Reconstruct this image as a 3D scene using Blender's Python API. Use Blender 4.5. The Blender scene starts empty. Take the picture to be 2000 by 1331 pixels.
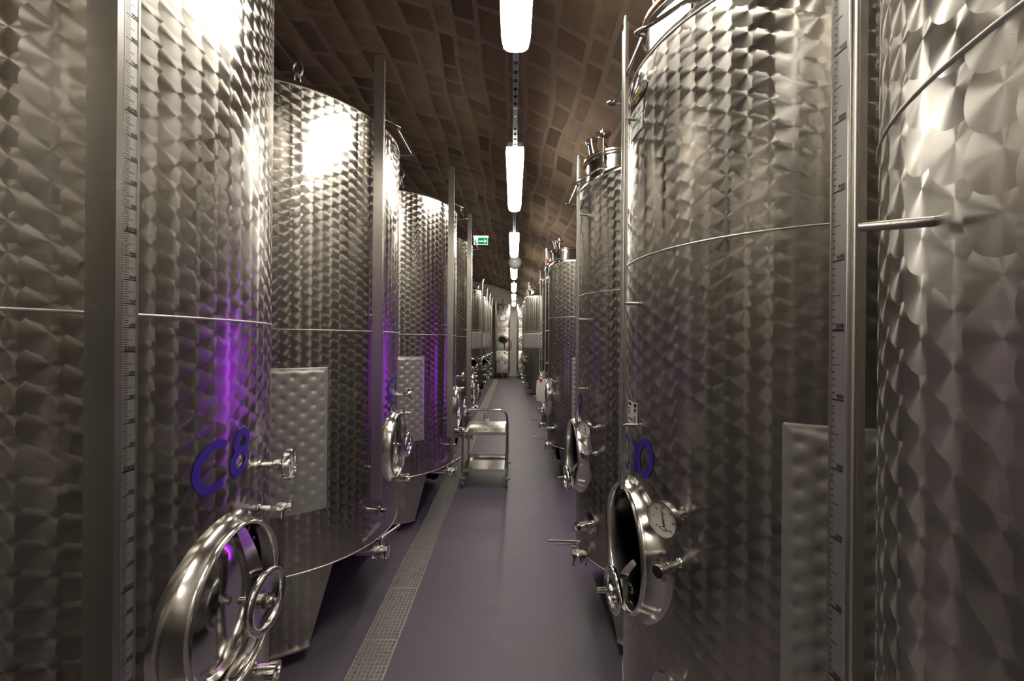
import bpy, math, random
from mathutils import Matrix, Vector, noise
random.seed(7)
PI = math.pi
sc = bpy.context.scene
C = sc.collection
# ------------------------------------------------------------------ camera
CAM_H = 1.8
F_PX = 778.0
YAW, PITCH, ROLL = -0.0035, 0.0, 0.0085
cd = bpy.data.cameras.new('camera')
cd.sensor_fit = 'HORIZONTAL'; cd.sensor_width = 36.0
cd.lens = F_PX / 2000.0 * 36.0
cd.clip_start = 0.02; cd.clip_end = 100
cam = bpy.data.objects.new('camera', cd); C.objects.link(cam)
fw = Vector((math.sin(YAW), math.cos(YAW), math.sin(PITCH))).normalized()
rt0 = Vector((math.cos(YAW), -math.sin(YAW), 0))
up0 = rt0.cross(fw)
rt = rt0 * math.cos(ROLL) + up0 * math.sin(ROLL)
up = rt.cross(fw)
cam.matrix_world = Matrix(((rt.x, up.x, -fw.x, 0), (rt.y, up.y, -fw.y, 0), (rt.z, up.z, -fw.z, CAM_H), (0, 0, 0, 1)))
sc.camera = cam
# ------------------------------------------------------------------ world, exposure
w = bpy.data.worlds.new('world'); sc.world = w; w.use_nodes = True
w.node_tree.nodes['Background'].inputs[0].default_value = (0.02, 0.02, 0.022, 1)
w.node_tree.nodes['Background'].inputs[1].default_value = 0.3
sc.view_settings.view_transform = 'Standard'
sc.view_settings.look = 'None'
sc.view_settings.gamma = 1.0
sc.view_settings.use_curve_mapping = False
sc.view_settings.exposure = 0.0
LAMP_STRENGTH = 32.0
LAMP_COLOR = (1.0, 0.93, 0.81, 1)
PURPLE_STRENGTH = 50.0
# ------------------------------------------------------------------ node helpers
class NG:
    def __init__(s, tree): s.t = tree
    def n(s, typ, **kw):
        nd = s.t.nodes.new(typ)
        for k, v in kw.items(): setattr(nd, k, v)
        return nd
    def put(s, sock, v):
        if hasattr(v, 'links'): s.t.links.new(v, sock)
        elif v is not None: sock.default_value = v
    def m(s, op, a, b=None, c=None):
        nd = s.n('ShaderNodeMath', operation=op)
        s.put(nd.inputs[0], a)
        if b is not None: s.put(nd.inputs[1], b)
        if c is not None: s.put(nd.inputs[2], c)
        return nd.outputs[0]
    def vm(s, op, a, b=None, scale=None):
        nd = s.n('ShaderNodeVectorMath', operation=op)
        s.put(nd.inputs[0], a)
        if b is not None: s.put(nd.inputs[1], b)
        if scale is not None: s.put(nd.inputs['Scale'], scale)
        return nd.outputs[0]
    def mixf(s, f, a, b): return s.m('ADD', s.m('MULTIPLY', a, s.m('SUBTRACT', 1.0, f)), s.m('MULTIPLY', b, f))
    def mixc(s, f, a, b, typ='MIX'):
        nd = s.n('ShaderNodeMix', data_type='RGBA', blend_type=typ)
        s.put(nd.inputs[0], f); s.put(nd.inputs[6], a); s.put(nd.inputs[7], b)
        return nd.outputs[2]
    def ramp(s, f, stops):
        nd = s.n('ShaderNodeValToRGB'); e = nd.color_ramp.elements
        while len(e) < len(stops): e.new(0.5)
        for el, (p, c) in zip(e, stops): el.position = p; el.color = c if len(c) == 4 else (*c, 1)
        s.put(nd.inputs[0], f)
        return nd.outputs[0]
    def noise(s, vec, scale, detail=2.0, rough=0.5):
        nd = s.n('ShaderNodeTexNoise'); nd.inputs['Scale'].default_value = scale
        nd.inputs['Detail'].default_value = detail; nd.inputs['Roughness'].default_value = rough
        if vec is not None: s.put(nd.inputs['Vector'], vec)
        return nd.outputs['Fac']
    def bump(s, h, strength=0.3, dist=0.01):
        nd = s.n('ShaderNodeBump'); nd.inputs['Strength'].default_value = strength; nd.inputs['Distance'].default_value = dist
        s.put(nd.inputs['Height'], h); return nd.outputs[0]
def new_mat(name):
    m = bpy.data.materials.new(name); m.use_nodes = True
    g = NG(m.node_tree); b = m.node_tree.nodes['Principled BSDF']
    return m, g, b
def simple(name, col, rough=0.5, metal=0.0, **kw):
    m, g, b = new_mat(name)
    b.inputs['Base Color'].default_value = (*col, 1); b.inputs['Roughness'].default_value = rough
    b.inputs['Metallic'].default_value = metal
    for k, v in kw.items(): b.inputs[k].default_value = v
    return m
M = {}
STEEL = (0.56, 0.537, 0.495)
# circular-brushed steel: overlapping discs of concentric scratches (anisotropic, radial tangent)
DISH = 0.05
def swirl_mat(name, spacing, rough, aniso, col=STEEL):
    m, g, b = new_mat(name)
    uv = g.n('ShaderNodeUVMap'); uv.uv_map = 'UVMap'
    sep = g.n('ShaderNodeSeparateXYZ'); g.put(sep.inputs[0], uv.outputs[0])
    u = g.m('DIVIDE', sep.outputs[0], spacing); v = g.m('DIVIDE', sep.outputs[1], spacing)
    r, rs = 0.8, 1.12
    k1 = g.m('FLOOR', g.m('ADD', u, r))
    def column(k):
        du = g.m('SUBTRACT', u, k)
        off = g.m('MULTIPLY', g.m('FLOORED_MODULO', k, 2.0), 0.5 * rs)
        h = g.m('SQRT', g.m('MAXIMUM', g.m('SUBTRACT', r * r, g.m('MULTIPLY', du, du)), 0.0))
        j = g.m('FLOOR', g.m('DIVIDE', g.m('SUBTRACT', g.m('ADD', v, h), off), rs))
        dv = g.m('SUBTRACT', v, g.m('ADD', g.m('MULTIPLY', j, rs), off))
        return du, dv, h, j
    du1, dv1, h1, j1 = column(k1)
    k2 = g.m('SUBTRACT', k1, 1.0)
    du2, dv2, h2, j2 = column(k2)
    ins = g.m('LESS_THAN', dv1, h1)
    du = g.mixf(ins, du2, du1); dv = g.mixf(ins, dv2, dv1)
    kk = g.mixf(ins, k2, k1); jj = g.mixf(ins, j2, j1)
    cmb = g.n('ShaderNodeCombineXYZ'); g.put(cmb.inputs[0], kk); g.put(cmb.inputs[1], jj)
    wn = g.n('ShaderNodeTexWhiteNoise', noise_dimensions='2D'); g.put(wn.inputs['Vector'], cmb.outputs[0])
    tan = g.n('ShaderNodeTangent', direction_type='UV_MAP'); tan.uv_map = 'UVMap'
    geo = g.n('ShaderNodeNewGeometry')
    V = g.vm('CROSS_PRODUCT', geo.outputs['Normal'], tan.outputs[0])
    T = g.vm('NORMALIZE', g.vm('ADD', g.vm('SCALE', tan.outputs[0], scale=du), g.vm('SCALE', V, scale=dv)))
    g.put(b.inputs['Tangent'], T)
    rad = g.m('SQRT', g.m('ADD', g.m('MULTIPLY', du, du), g.m('MULTIPLY', dv, dv)))
    # gentle unevenness of the sheet
    tc = g.n('ShaderNodeTexCoord')
    n1 = g.noise(tc.outputs['Object'], 2.2, 2.0)
    fine = g.noise(tc.outputs['Object'], 55.0, 2.0)
    rr = g.m('ADD', g.m('ADD', rough - 0.008, g.m('MULTIPLY', wn.outputs['Value'], 0.02)), g.m('MULTIPLY', fine, 0.01))
    g.put(b.inputs['Roughness'], rr)
    b.inputs['Anisotropic'].default_value = aniso
    b.inputs['Metallic'].default_value = 1.0
    base = g.mixc(wn.outputs['Value'], (col[0] * 0.86, col[1] * 0.86, col[2] * 0.86, 1), (*col, 1))
    # the rim of each disc is cut a touch deeper than its middle
    edge = g.m('SMOOTH_MIN', g.m('MULTIPLY', rad, 1.0), 0.8, 0.1)
    base = g.mixc(g.m('MULTIPLY', edge, 0.18), base, (0.3, 0.29, 0.28, 1))
    g.put(b.inputs['Base Color'], base)
    hgt = g.m('ADD', g.m('MULTIPLY', n1, 1.0), g.m('MULTIPLY', wn.outputs['Value'], 0.012))
    NB = g.bump(n1, 0.08, 0.03)
    # every disc is very slightly dished
    dish = g.vm('ADD', g.vm('SCALE', tan.outputs[0], scale=g.m('MULTIPLY', du, DISH)), g.vm('SCALE', V, scale=g.m('MULTIPLY', dv, DISH)))
    g.put(b.inputs['Normal'], g.vm('NORMALIZE', g.vm('ADD', NB, dish)))
    return m
M['swirl'] = swirl_mat('circular_brushed_steel', 0.052, 0.283, 0.88)
M['swirl_small'] = swirl_mat('circular_brushed_steel_coarse', 0.075, 0.283, 0.86)
def brushed(name, col, rough, metal=1.0, scale=(300, 300, 4), amp=0.08, bumps=0.05):
    m, g, b = new_mat(name)
    tc = g.n('ShaderNodeTexCoord'); mp = g.n('ShaderNodeMapping'); mp.inputs['Scale'].default_value = scale
    g.put(mp.inputs[0], tc.outputs['Object'])
    n = g.noise(mp.outputs[0], 1.0, 2.0)
    b.inputs['Metallic'].default_value = metal; b.inputs['Base Color'].default_value = (*col, 1)
    g.put(b.inputs['Roughness'], g.m('ADD', rough - amp / 2, g.m('MULTIPLY', n, amp)))
    if bumps: g.put(b.inputs['Normal'], g.bump(n, bumps, 0.002))
    return m
M['steel'] = brushed('polished_steel', (0.68, 0.665, 0.64), 0.16, amp=0.06, bumps=0.02)
M['satin'] = brushed('satin_steel', (0.5, 0.49, 0.475), 0.38, scale=(40, 40, 40))
M['swirl_dull'] = brushed('chamber_door_steel', (0.42, 0.41, 0.39), 0.45)
M['jacket'] = brushed('jacket_sheet', (0.62, 0.61, 0.585), 0.38, metal=0.6, scale=(40, 40, 40), bumps=0)
M['bead'] = brushed('weld_bead_steel', (0.8, 0.79, 0.76), 0.45, metal=0.9, bumps=0)
M['rail_steel'] = brushed('profile_steel', (0.66, 0.64, 0.60), 0.3)
M['chrome'] = simple('bright_fitting_steel', (0.74, 0.73, 0.71), 0.13, 1.0)
M['dark_steel'] = brushed('shade_darkened_steel', (0.32, 0.3, 0.28), 0.4)  # darker copy of the steel; on open lids the colour stands in for shade
M['purple'] = simple('violet_lettering', (0.062, 0.03, 0.42), 0.45)
M['print'] = simple('black_print', (0.012, 0.012, 0.014), 0.5)
M['scale'] = brushed('scale_plate_metal', (0.58, 0.58, 0.57), 0.42, metal=0.85, bumps=0)
M['white'] = simple('white_label', (0.8, 0.8, 0.78), 0.6)
M['dial'] = simple('dial_white', (0.78, 0.77, 0.72), 0.4)
M['yellow'] = simple('badge_yellow', (0.75, 0.5, 0.02), 0.4)
M['badge'] = simple('badge_black', (0.015, 0.015, 0.015), 0.35)
M['green_print'] = simple('green_print', (0.02, 0.2, 0.15), 0.5)
M['red'] = simple('red_plastic', (0.6, 0.03, 0.03), 0.4)
M['red_hose'] = simple('red_hose_rubber', (0.16, 0.03, 0.025), 0.4)
M['rubber'] = simple('grey_rubber', (0.22, 0.23, 0.24), 0.55)
M['housing'] = simple('lamp_housing', (0.62, 0.62, 0.6), 0.45)
M['galv'] = brushed('galvanised_rail', (0.5, 0.5, 0.5), 0.4, scale=(30, 30, 30), bumps=0)
M['hole_shade'] = simple('hole_shade_black', (0.01, 0.01, 0.01), 0.8)  # flat black painted in for the shade inside openings
M['paper'] = simple('paper', (0.82, 0.81, 0.79), 0.7)
M['tag'] = simple('pink_clip', (0.6, 0.12, 0.15), 0.5)
M['gasket'] = simple('brown_gasket', (0.35, 0.17, 0.06), 0.6)
M['glass'] = simple('clear_glass', (0.95, 0.97, 0.96), 0.02, 0.0, **{'Transmission Weight': 1.0, 'IOR': 1.45})
M['globe'] = simple('opal_glass', (0.9, 0.9, 0.87), 0.18, 0.0, **{'Coat Weight': 0.5})
def emis(name, col, strength):
    m, g, b = new_mat(name)
    b.inputs['Base Color'].default_value = (*col[:3], 1)
    b.inputs['Emission Color'].default_value = (*col[:3], 1); b.inputs['Emission Strength'].default_value = strength
    return m
M['lamp'] = emis('lamp_diffuser', LAMP_COLOR, LAMP_STRENGTH)
M['purple_lamp'] = emis('violet_lamp', (0.42, 0.02, 0.9), PURPLE_STRENGTH)
M['led'] = emis('green_led', (0.35, 1.0, 0.05), 3.0)
M['exit_green'] = emis('exit_sign_green', (0.0, 0.27, 0.11), 0.9)
M['exit_white'] = emis('exit_sign_white', (0.85, 1.0, 0.95), 1.4)
M['exit_lamp'] = emis('exit_sign_tube', (0.75, 0.9, 1.0), 5.0)
# floor: violet resin with fine grit
m, g, b = new_mat('violet_resin_floor'); M['floor'] = m
tc = g.n('ShaderNodeTexCoord')
n1 = g.noise(tc.outputs['Object'], 1.1, 4.0, 0.6); n2 = g.noise(tc.outputs['Object'], 260.0, 2.0, 0.7); n3 = g.noise(tc.outputs['Object'], 7.0, 5.0, 0.7)
c1 = g.mixc(n1, (0.108, 0.094, 0.124, 1), (0.15, 0.136, 0.164, 1))
c2 = g.mixc(g.ramp(n2, [(0.52, (0, 0, 0)), (0.68, (1, 1, 1))]), c1, (0.25, 0.22, 0.27, 1))
c3 = g.mixc(g.m('MULTIPLY', g.ramp(n3, [(0.66, (0, 0, 0)), (0.75, (1, 1, 1))]), 0.35), c2, (0.34, 0.32, 0.36, 1))
g.put(b.inputs['Base Color'], c3)
g.put(b.inputs['Roughness'], g.m('ADD', 0.33, g.m('MULTIPLY', n3, 0.22)))
g.put(b.inputs['Normal'], g.bump(n2, 0.25, 0.002))
# vault stone and mortar
m, g, b = new_mat('vault_stone'); M['stone'] = m
at = g.n('ShaderNodeAttribute'); at.attribute_name = 'tint'
geo = g.n('ShaderNodeNewGeometry')
n1 = g.noise(geo.outputs['Position'], 9.0, 6.0, 0.65); n2 = g.noise(geo.outputs['Position'], 45.0, 3.0, 0.6)
col = g.mixc(g.m('MULTIPLY', g.ramp(n1, [(0.35, (0, 0, 0)), (0.7, (1, 1, 1))]), 0.55), at.outputs['Color'], (0.1, 0.062, 0.036, 1))
col = g.mixc(g.m('MULTIPLY', n2, 0.35), col, (0.22, 0.165, 0.11, 1))
g.put(b.inputs['Base Color'], col); b.inputs['Roughness'].default_value = 0.9
g.put(b.inputs['Normal'], g.bump(g.m('ADD', n1, g.m('MULTIPLY', n2, 0.4)), 0.6, 0.02))
m, g, b = new_mat('vault_mortar'); M['mortar'] = m
geo = g.n('ShaderNodeNewGeometry')
n1 = g.noise(geo.outputs['Position'], 6.0, 6.0, 0.7); n2 = g.noise(geo.outputs['Position'], 70.0, 3.0, 0.6)
g.put(b.inputs['Base Color'], g.mixc(n1, (0.15, 0.107, 0.07, 1), (0.31, 0.24, 0.17, 1)))
b.inputs['Roughness'].default_value = 0.95
g.put(b.inputs['Normal'], g.bump(n2, 0.5, 0.01))
m, g, b = new_mat('limewashed_wall'); M['plaster'] = m
geo = g.n('ShaderNodeNewGeometry'); n1 = g.noise(geo.outputs['Position'], 3.0, 5.0, 0.6)
g.put(b.inputs['Base Color'], g.mixc(n1, (0.62, 0.58, 0.53, 1), (0.74, 0.7, 0.65, 1))); b.inputs['Roughness'].default_value = 0.9
g.put(b.inputs['Normal'], g.bump(n1, 0.3, 0.02))
# ------------------------------------------------------------------ mesh builder
class MB:
    def __init__(s): s.v = []; s.f = []; s.mi = []; s.uv = []; s.col = None
    def vert(s, p): s.v.append(tuple(p)); return len(s.v) - 1
    def face(s, idx, mi=0, uv=None): s.f.append(tuple(idx)); s.mi.append(mi); s.uv.append(uv)
    def box(s, lo, hi, T=None, mi=0):
        x0, y0, z0 = lo; x1, y1, z1 = hi; T = T or Matrix()
        i = len(s.v)
        for p in ((x0,y0,z0),(x1,y0,z0),(x1,y1,z0),(x0,y1,z0),(x0,y0,z1),(x1,y0,z1),(x1,y1,z1),(x0,y1,z1)): s.v.append(tuple(T @ Vector(p)))
        for f in ((0,3,2,1),(4,5,6,7),(0,1,5,4),(1,2,6,5),(2,3,7,6),(3,0,4,7)): s.face([i + k for k in f], mi)
        return s
    def lathe(s, prof, n=48, T=None, mi=0, a0=0.0, a1=2 * PI, uvr=None, skip=None):
        # profile (r, z) revolved about local z
        T = T or Matrix(); closed = abs(a1 - a0 - 2 * PI) < 1e-6
        rows = []; na = n if closed else n + 1
        for (r, z) in prof:
            if r < 1e-6: k = s.vert(T @ Vector((0, 0, z))); rows.append([k] * na)
            else: rows.append([s.vert(T @ Vector((r * math.cos(a0 + (a1 - a0) * i / n), r * math.sin(a0 + (a1 - a0) * i / n), z))) for i in range(na)])
        d = 0.0; vv = [prof[0][1]]
        for q in range(1, len(prof)):
            vv.append(vv[-1] + math.hypot(prof[q][0] - prof[q - 1][0], prof[q][1] - prof[q - 1][1]) * (1 if prof[q][1] >= prof[q - 1][1] - 1e-9 else -1))
        ur = uvr or max(p[0] for p in prof)
        for q in range(len(prof) - 1):
            for i in range(n):
                j = (i + 1) % na if closed else i + 1
                if skip and skip(a0 + (a1 - a0) * i / n, a0 + (a1 - a0) * (i + 1) / n, prof[q][1], prof[q + 1][1]): continue
                a, b_, c, d_ = rows[q][i], rows[q][j], rows[q + 1][j], rows[q + 1][i]
                u0 = (a0 + (a1 - a0) * i / n) * ur; u1 = (a0 + (a1 - a0) * (i + 1) / n) * ur
                ids = [a, b_, c, d_]; uvs = [(u0, vv[q]), (u1, vv[q]), (u1, vv[q + 1]), (u0, vv[q + 1])]
                out = []; uo = []
                for t_, k in enumerate(ids):
                    if k not in out: out.append(k); uo.append(uvs[t_])
                if len(out) > 2: s.face(out, mi, uo)
        return s
    def tube(s, path, r, n=8, closed=False, mi=0, caps=True, T=None):
        T = T or Matrix(); P = [T @ Vector(p) for p in path]; L = len(P); rows = []
        prev = None
        for i in range(L):
            if closed: t = P[(i + 1) % L] - P[i - 1]
            else: t = P[min(i + 1, L - 1)] - P[max(i - 1, 0)]
            t.normalize()
            if prev is None:
                a = Vector((0, 0, 1)) if abs(t.z) < 0.9 else Vector((1, 0, 0))
                nrm = (a - t * a.dot(t)).normalized()
            else: nrm = (prev - t * prev.dot(t)).normalized()
            prev = nrm; bn = t.cross(nrm)
            rr = r[i] if isinstance(r, (list, tuple)) else r
            rows.append([s.vert(P[i] + (nrm * math.cos(2 * PI * k / n) + bn * math.sin(2 * PI * k / n)) * rr) for k in range(n)])
        for i in range(L if closed else L - 1):
            A = rows[i]; B = rows[(i + 1) % L]
            for k in range(n): s.face([A[k], A[(k + 1) % n], B[(k + 1) % n], B[k]], mi)
        if caps and not closed:
            s.face(rows[0][::-1], mi); s.face(rows[-1], mi)
        return s
    def rings(s, R, mi=0, cap0=False, cap1=False):
        # loft a list of closed rings of points
        ids = [[s.vert(p) for p in ring] for ring in R]; n = len(R[0])
        for a, b_ in zip(ids, ids[1:]):
            for k in range(n): s.face([a[k], a[(k + 1) % n], b_[(k + 1) % n], b_[k]], mi)
        if cap0: s.face(ids[0][::-1], mi)
        if cap1: s.face(ids[-1], mi)
        return s
    def poly(s, pts, mi=0): s.face([s.vert(p) for p in pts], mi); return s
    def mesh(s, name, mats, smooth=35):
        me = bpy.data.meshes.new(name); me.from_pydata(s.v, [], s.f)
        for q in mats: me.materials.append(M[q])
        me.polygons.foreach_set('material_index', s.mi)
        if any(u is not None for u in s.uv):
            uvl = me.uv_layers.new(name='UVMap'); k = 0; flat = []
            for f, u in zip(s.f, s.uv):
                if u is None: flat += [0.0, 0.0] * len(f)
                else:
                    for q in u: flat += [q[0], q[1]]
            uvl.data.foreach_set('uv', flat)
        if s.col is not None:
            ca = me.color_attributes.new('tint', 'FLOAT_COLOR', 'CORNER'); flat = []
            for f, c in zip(s.f, s.col): flat += [c[0], c[1], c[2], 1.0] * len(f)
            ca.data.foreach_set('color', flat)
        if smooth:
            me.shade_smooth(); me.set_sharp_from_angle(angle=math.radians(smooth))
        me.validate(); me.update()
        return me
def link(name, me, parent=None, loc=(0, 0, 0), rot=(0, 0, 0)):
    o = bpy.data.objects.new(name, me); C.objects.link(o)
    o.location = loc; o.rotation_euler = rot
    if parent is not None: o.parent = parent
    return o
def tag(o, label=None, cat=None, group=None, kind=None):
    for k, v in (('label', label), ('category', cat), ('group', group), ('kind', kind)):
        if v: o[k] = v
    return o
def frame(ang, r, z):   # x = radially out, y = tangent, z = up
    c, s_ = math.cos(ang), math.sin(ang)
    return Matrix(((c, -s_, 0, r * c), (s_, c, 0, r * s_), (0, 0, 1, z), (0, 0, 0, 1)))
def axis_x(T): return T @ Matrix.Rotation(PI / 2, 4, 'Y')      # lathe axis along the local +x
def hexprism(mb, T, r, z0, z1, mi=0): mb.lathe([(0, z0), (r, z0), (r, z1), (0, z1)], 6, T, mi)
# ------------------------------------------------------------------ lettering
_gl = {}
def glyph(ch):
    if ch not in _gl:
        cu = bpy.data.curves.new('g', 'FONT'); cu.body = ch; cu.size = 1.0; cu.resolution_u = 3; cu.offset = 0.018
        o = bpy.data.objects.new('g', cu); C.objects.link(o)
        dg = bpy.context.evaluated_depsgraph_get(); me = o.evaluated_get(dg).to_mesh()
        V = [tuple(v.co) for v in me.vertices]; Fc = [tuple(p.vertices) for p in me.polygons]
        o.evaluated_get(dg).to_mesh_clear()
        bpy.data.objects.remove(o); bpy.data.curves.remove(cu)
        w_ = max([v[0] for v in V], default=0.3) + 0.07
        _gl[ch] = (V, Fc, w_)
    return _gl[ch]
def put_text(mb, s, size, place, mi=0, align='l', sx=1.0):
    # place(x, y) -> 3D point
    W = sum(glyph(c)[2] if c != ' ' else 0.3 for c in s) * size * sx
    x = {'l': 0, 'r': -W, 'c': -W / 2}[align]
    for c in s:
        if c == ' ': x += 0.3 * size * sx; continue
        V, Fc, w_ = glyph(c); b0 = len(mb.v)
        for v in V: mb.v.append(tuple(place(x + v[0] * size * sx, v[1] * size)))
        for f in Fc: mb.face([b0 + i for i in f], mi)
        x += w_ * size * sx
STROKES = {
 'C': [[(0.62 + 0.5 * math.cos(a), 0.5 + 0.5 * math.sin(a)) for a in [math.radians(55 + 250 * i / 18) for i in range(19)]]],
 '8': [[(0.42 + 0.26 * math.sin(2 * a) * (1 if True else 1) if False else 0.42 + (0.27 if math.sin(a) < 0 else 0.23) * math.cos(a) , 0) for a in (0,)]],
 '1': [[(0.25, 0.82), (0.47, 1.0), (0.47, 0.0)]],
 '0': [[(0.42 + 0.34 * math.cos(2 * PI * i / 24), 0.5 + 0.5 * math.sin(2 * PI * i / 24)) for i in range(25)]],
 '9': [[(0.4 + 0.3 * math.cos(2 * PI * i / 18), 0.7 + 0.3 * math.sin(2 * PI * i / 18)) for i in range(19)], [(0.7, 0.7), (0.62, 0.35), (0.4, 0.0)]],
 '7': [[(0.08, 1.0), (0.72, 1.0), (0.3, 0.0)]],
 '6': [[(0.4 + 0.3 * math.cos(2 * PI * i / 18), 0.3 + 0.3 * math.sin(2 * PI * i / 18)) for i in range(19)], [(0.1, 0.3), (0.18, 0.65), (0.5, 1.0)]],
 '5': [[(0.68, 1.0), (0.2, 1.0), (0.12, 0.55), (0.4, 0.62), (0.66, 0.48), (0.7, 0.25), (0.5, 0.03), (0.1, 0.05)]],
}
STROKES['8'] = [[(0.4 + 0.25 * math.cos(2 * PI * i / 18), 0.76 + 0.24 * math.sin(2 * PI * i / 18)) for i in range(19)], [(0.4 + 0.3 * math.cos(2 * PI * i / 18), 0.27 + 0.27 * math.sin(2 * PI * i / 18)) for i in range(19)]]
def number_mesh(s, R, h, flip, name='tank_number'):
    # hand-cut style figures bent round the shell; reading direction follows flip
    mb = MB(); adv = {'C': 1.12, '1': 0.62}; W = sum(adv.get(c, 0.86) for c in s) * h
    x = -W / 2; wd = 0.1 * h
    for ci, c in enumerate(s):
        dz = 0.10 * h * ci
        for st in STROKES[c]:
            pts = [Vector((x + p[0] * h + 0.14 * h * (p[1] - .5), (p[1] - 0.5) * h + dz, 0)) for p in st]
            L = len(pts); clo = (pts[0] - pts[-1]).length < 1e-6; a = []; b_ = []
            for i in range(L):
                if clo: t = pts[(i + 1) % (L - 1)] - pts[(i - 1) % (L - 1)]
                else: t = pts[min(i + 1, L - 1)] - pts[max(i - 1, 0)]
                t.normalize(); nn = Vector((-t.y, t.x, 0)) * wd
                a.append(pts[i] + nn); b_.append(pts[i] - nn)
            def bend(p): th = p.x / R; return (R * math.cos(th) + 0.0, R * math.sin(th), p.y)
            RR = R + 0.0016 + 0.0003 * ci
            ia = [mb.vert((RR * math.cos(p.x / R), RR * math.sin(p.x / R) , p.y)) for p in a]
            ib = [mb.vert((RR * math.cos(p.x / R), RR * math.sin(p.x / R) , p.y)) for p in b_]
            for i in range(L - 1): mb.face([ib[i], ib[i + 1], ia[i + 1], ia[i]])
        x += adv.get(c, 0.86) * h
    return mb.mesh(name, ['purple'], 0)
# ------------------------------------------------------------------ tank pieces (local: +x to the aisle, origin on the floor)
def oval(ay, az, x, n=40, surf=None, tilt=0.0):
    out = []
    for i in range(n):
        a = 2 * PI * i / n; y = ay * math.cos(a); z = az * math.sin(a)
        xx = x
        if surf: xx = math.sqrt(max(surf * surf - y * y, 0)) - surf + x
        out.append(Vector((xx + tilt * z, y, z)))
    return out
def manway_neck(R, T):
    mb = MB()
    spec = [(0.214, 0.252, -0.002, True), (0.203, 0.241, 0.006, True), (0.194, 0.232, 0.018, True), (0.187, 0.225, 0.034, False), (0.184, 0.222, 0.045, False), (0.178, 0.216, 0.049, False),
            (0.172, 0.210, 0.045, False), (0.169, 0.207, 0.032, False), (0.168, 0.206, -0.02, False), (0.168, 0.206, -0.06, False)]
    mb.rings([[T @ p for p in oval(ay, az, x, 44, R if sf else None)] for ay, az, x, sf in spec])
    return mb.mesh('manway_neck', ['steel'], 50)
def manway_lid(T, open_):
    mb = MB()
    if open_:      # the lid hangs inside, low in the opening
        Q = T @ Matrix.Translation((-0.20, 0, -0.20)) @ Matrix.Rotation(math.radians(-75), 4, 'Y')
    else: Q = T @ Matrix.Translation((-0.012, 0, 0)) @ Matrix.Rotation(math.radians(6), 4, 'Z')
    s1 = [(0.05, 0.07, 0.03), (0.11, 0.145, 0.022), (0.132, 0.168, 0.006), (0.139, 0.176, 0.004), (0.146, 0.184, 0.016), (0.152, 0.19, 0.016), (0.156, 0.195, 0.006), (0.156, 0.195, -0.012)]
    R_ = [[Q @ p for p in oval(ay, az, x, 40)] for ay, az, x in s1]
    mb.rings(R_, cap0=True)
    i0 = len(mb.v)
    return mb.mesh('manway_lid', ['dark_steel' if open_ else 'steel'], 40)  # open lid is coloured darker for the shade inside the tank
def yoke(T, open_):
    mb = MB()
    Q = T @ Matrix.Translation((0, 0.015, 0))
    if open_: Q = T @ Matrix.Translation((-.05, -0.02, -0.17))
    n = 14; wdt = 0.022
    zh = 0.205 if not open_ else 0.10
    a = []
    for i in range(n + 1):
        t = -1 + 2 * i / n; z = t * zh; x = (0.02 if not open_ else 0.03) + 0.055 * (1 - t * t)
        a.append((x, z, wdt * (1.25 - 0.5 * t * t)))
    ring = []
    for x, z, wy in a: ring.append([Q @ Vector((x + 0.009, -wy, z)), Q @ Vector((x + 0.009, wy, z)), Q @ Vector((x - 0.009, wy, z)), Q @ Vector((x - 0.009, -wy, z))])
    mb.rings(ring, cap0=True, cap1=True)
    return mb.mesh('clamp_yoke', ['steel'], 30)
def wheel(T, r=0.076, rim=0.0115, spokes=3):
    mb = MB()
    mb.tube([(0.0, r * math.cos(2 * PI * i / 32), r * math.sin(2 * PI * i / 32)) for i in range(32)], rim, 10, True, T=T)
    mb.lathe([(0, -0.012), (0.019, -0.012), (0.021, 0.0), (0.017, 0.014), (0, 0.016)], 16, axis_x(T))
    mb.lathe([(.015, -.004), (r * .5, -.009), (r * .86, -.002), (r, .002)], 32, axis_x(T))
    for k in range(0):
        a = 2 * PI * k / spokes + 0.5
        mb.tube([(0.004, 0.012 * math.cos(a), 0.012 * math.sin(a)), (0.006, r * 0.6 * math.cos(a), r * 0.6 * math.sin(a)), (0, r * math.cos(a), r * math.sin(a))], 0.006, 7, T=T)
    return mb.mesh('handwheel', ['chrome'], 50)
def spindle(T, x0, x1, r=0.011):
    mb = MB(); mb.lathe([(0, x0), (r, x0), (r, x1), (0, x1)], 14, axis_x(T))
    mb.lathe([(r, x0 + 0.02), (r * 1.7, x0 + 0.02), (r * 1.7, x0 + 0.032), (r, x0 + 0.032)], 14, axis_x(T))
    return mb.mesh('spindle', ['chrome'], 40)
def thermo_stem(T, L):
    mb = MB(); X = axis_x(T)
    mb.lathe([(0.02, -0.004), (0.02, 0.004), (0.012, 0.006), (0.012, L * .42), (0.008, L * .45), (0.008, L - 0.01)], 16, X)
    hexprism(mb, X, 0.0165, L * .48, L * .72)
    return mb.mesh('thermometer', ['chrome'], 40)
def thermo_case(T, L, r):
    mb = MB(); X = axis_x(T)
    mb.lathe([(0, L - 0.012), (r * .9, L - 0.012), (r, L - 0.008), (r, L + 0.008), (r * .985, L + 0.012), (r * .93, L + 0.012), (r * .9, L + 0.006), (r * .9, L + 0.004)], 40, X)
    return mb.mesh('dial_case', ['chrome'], 40)
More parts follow.
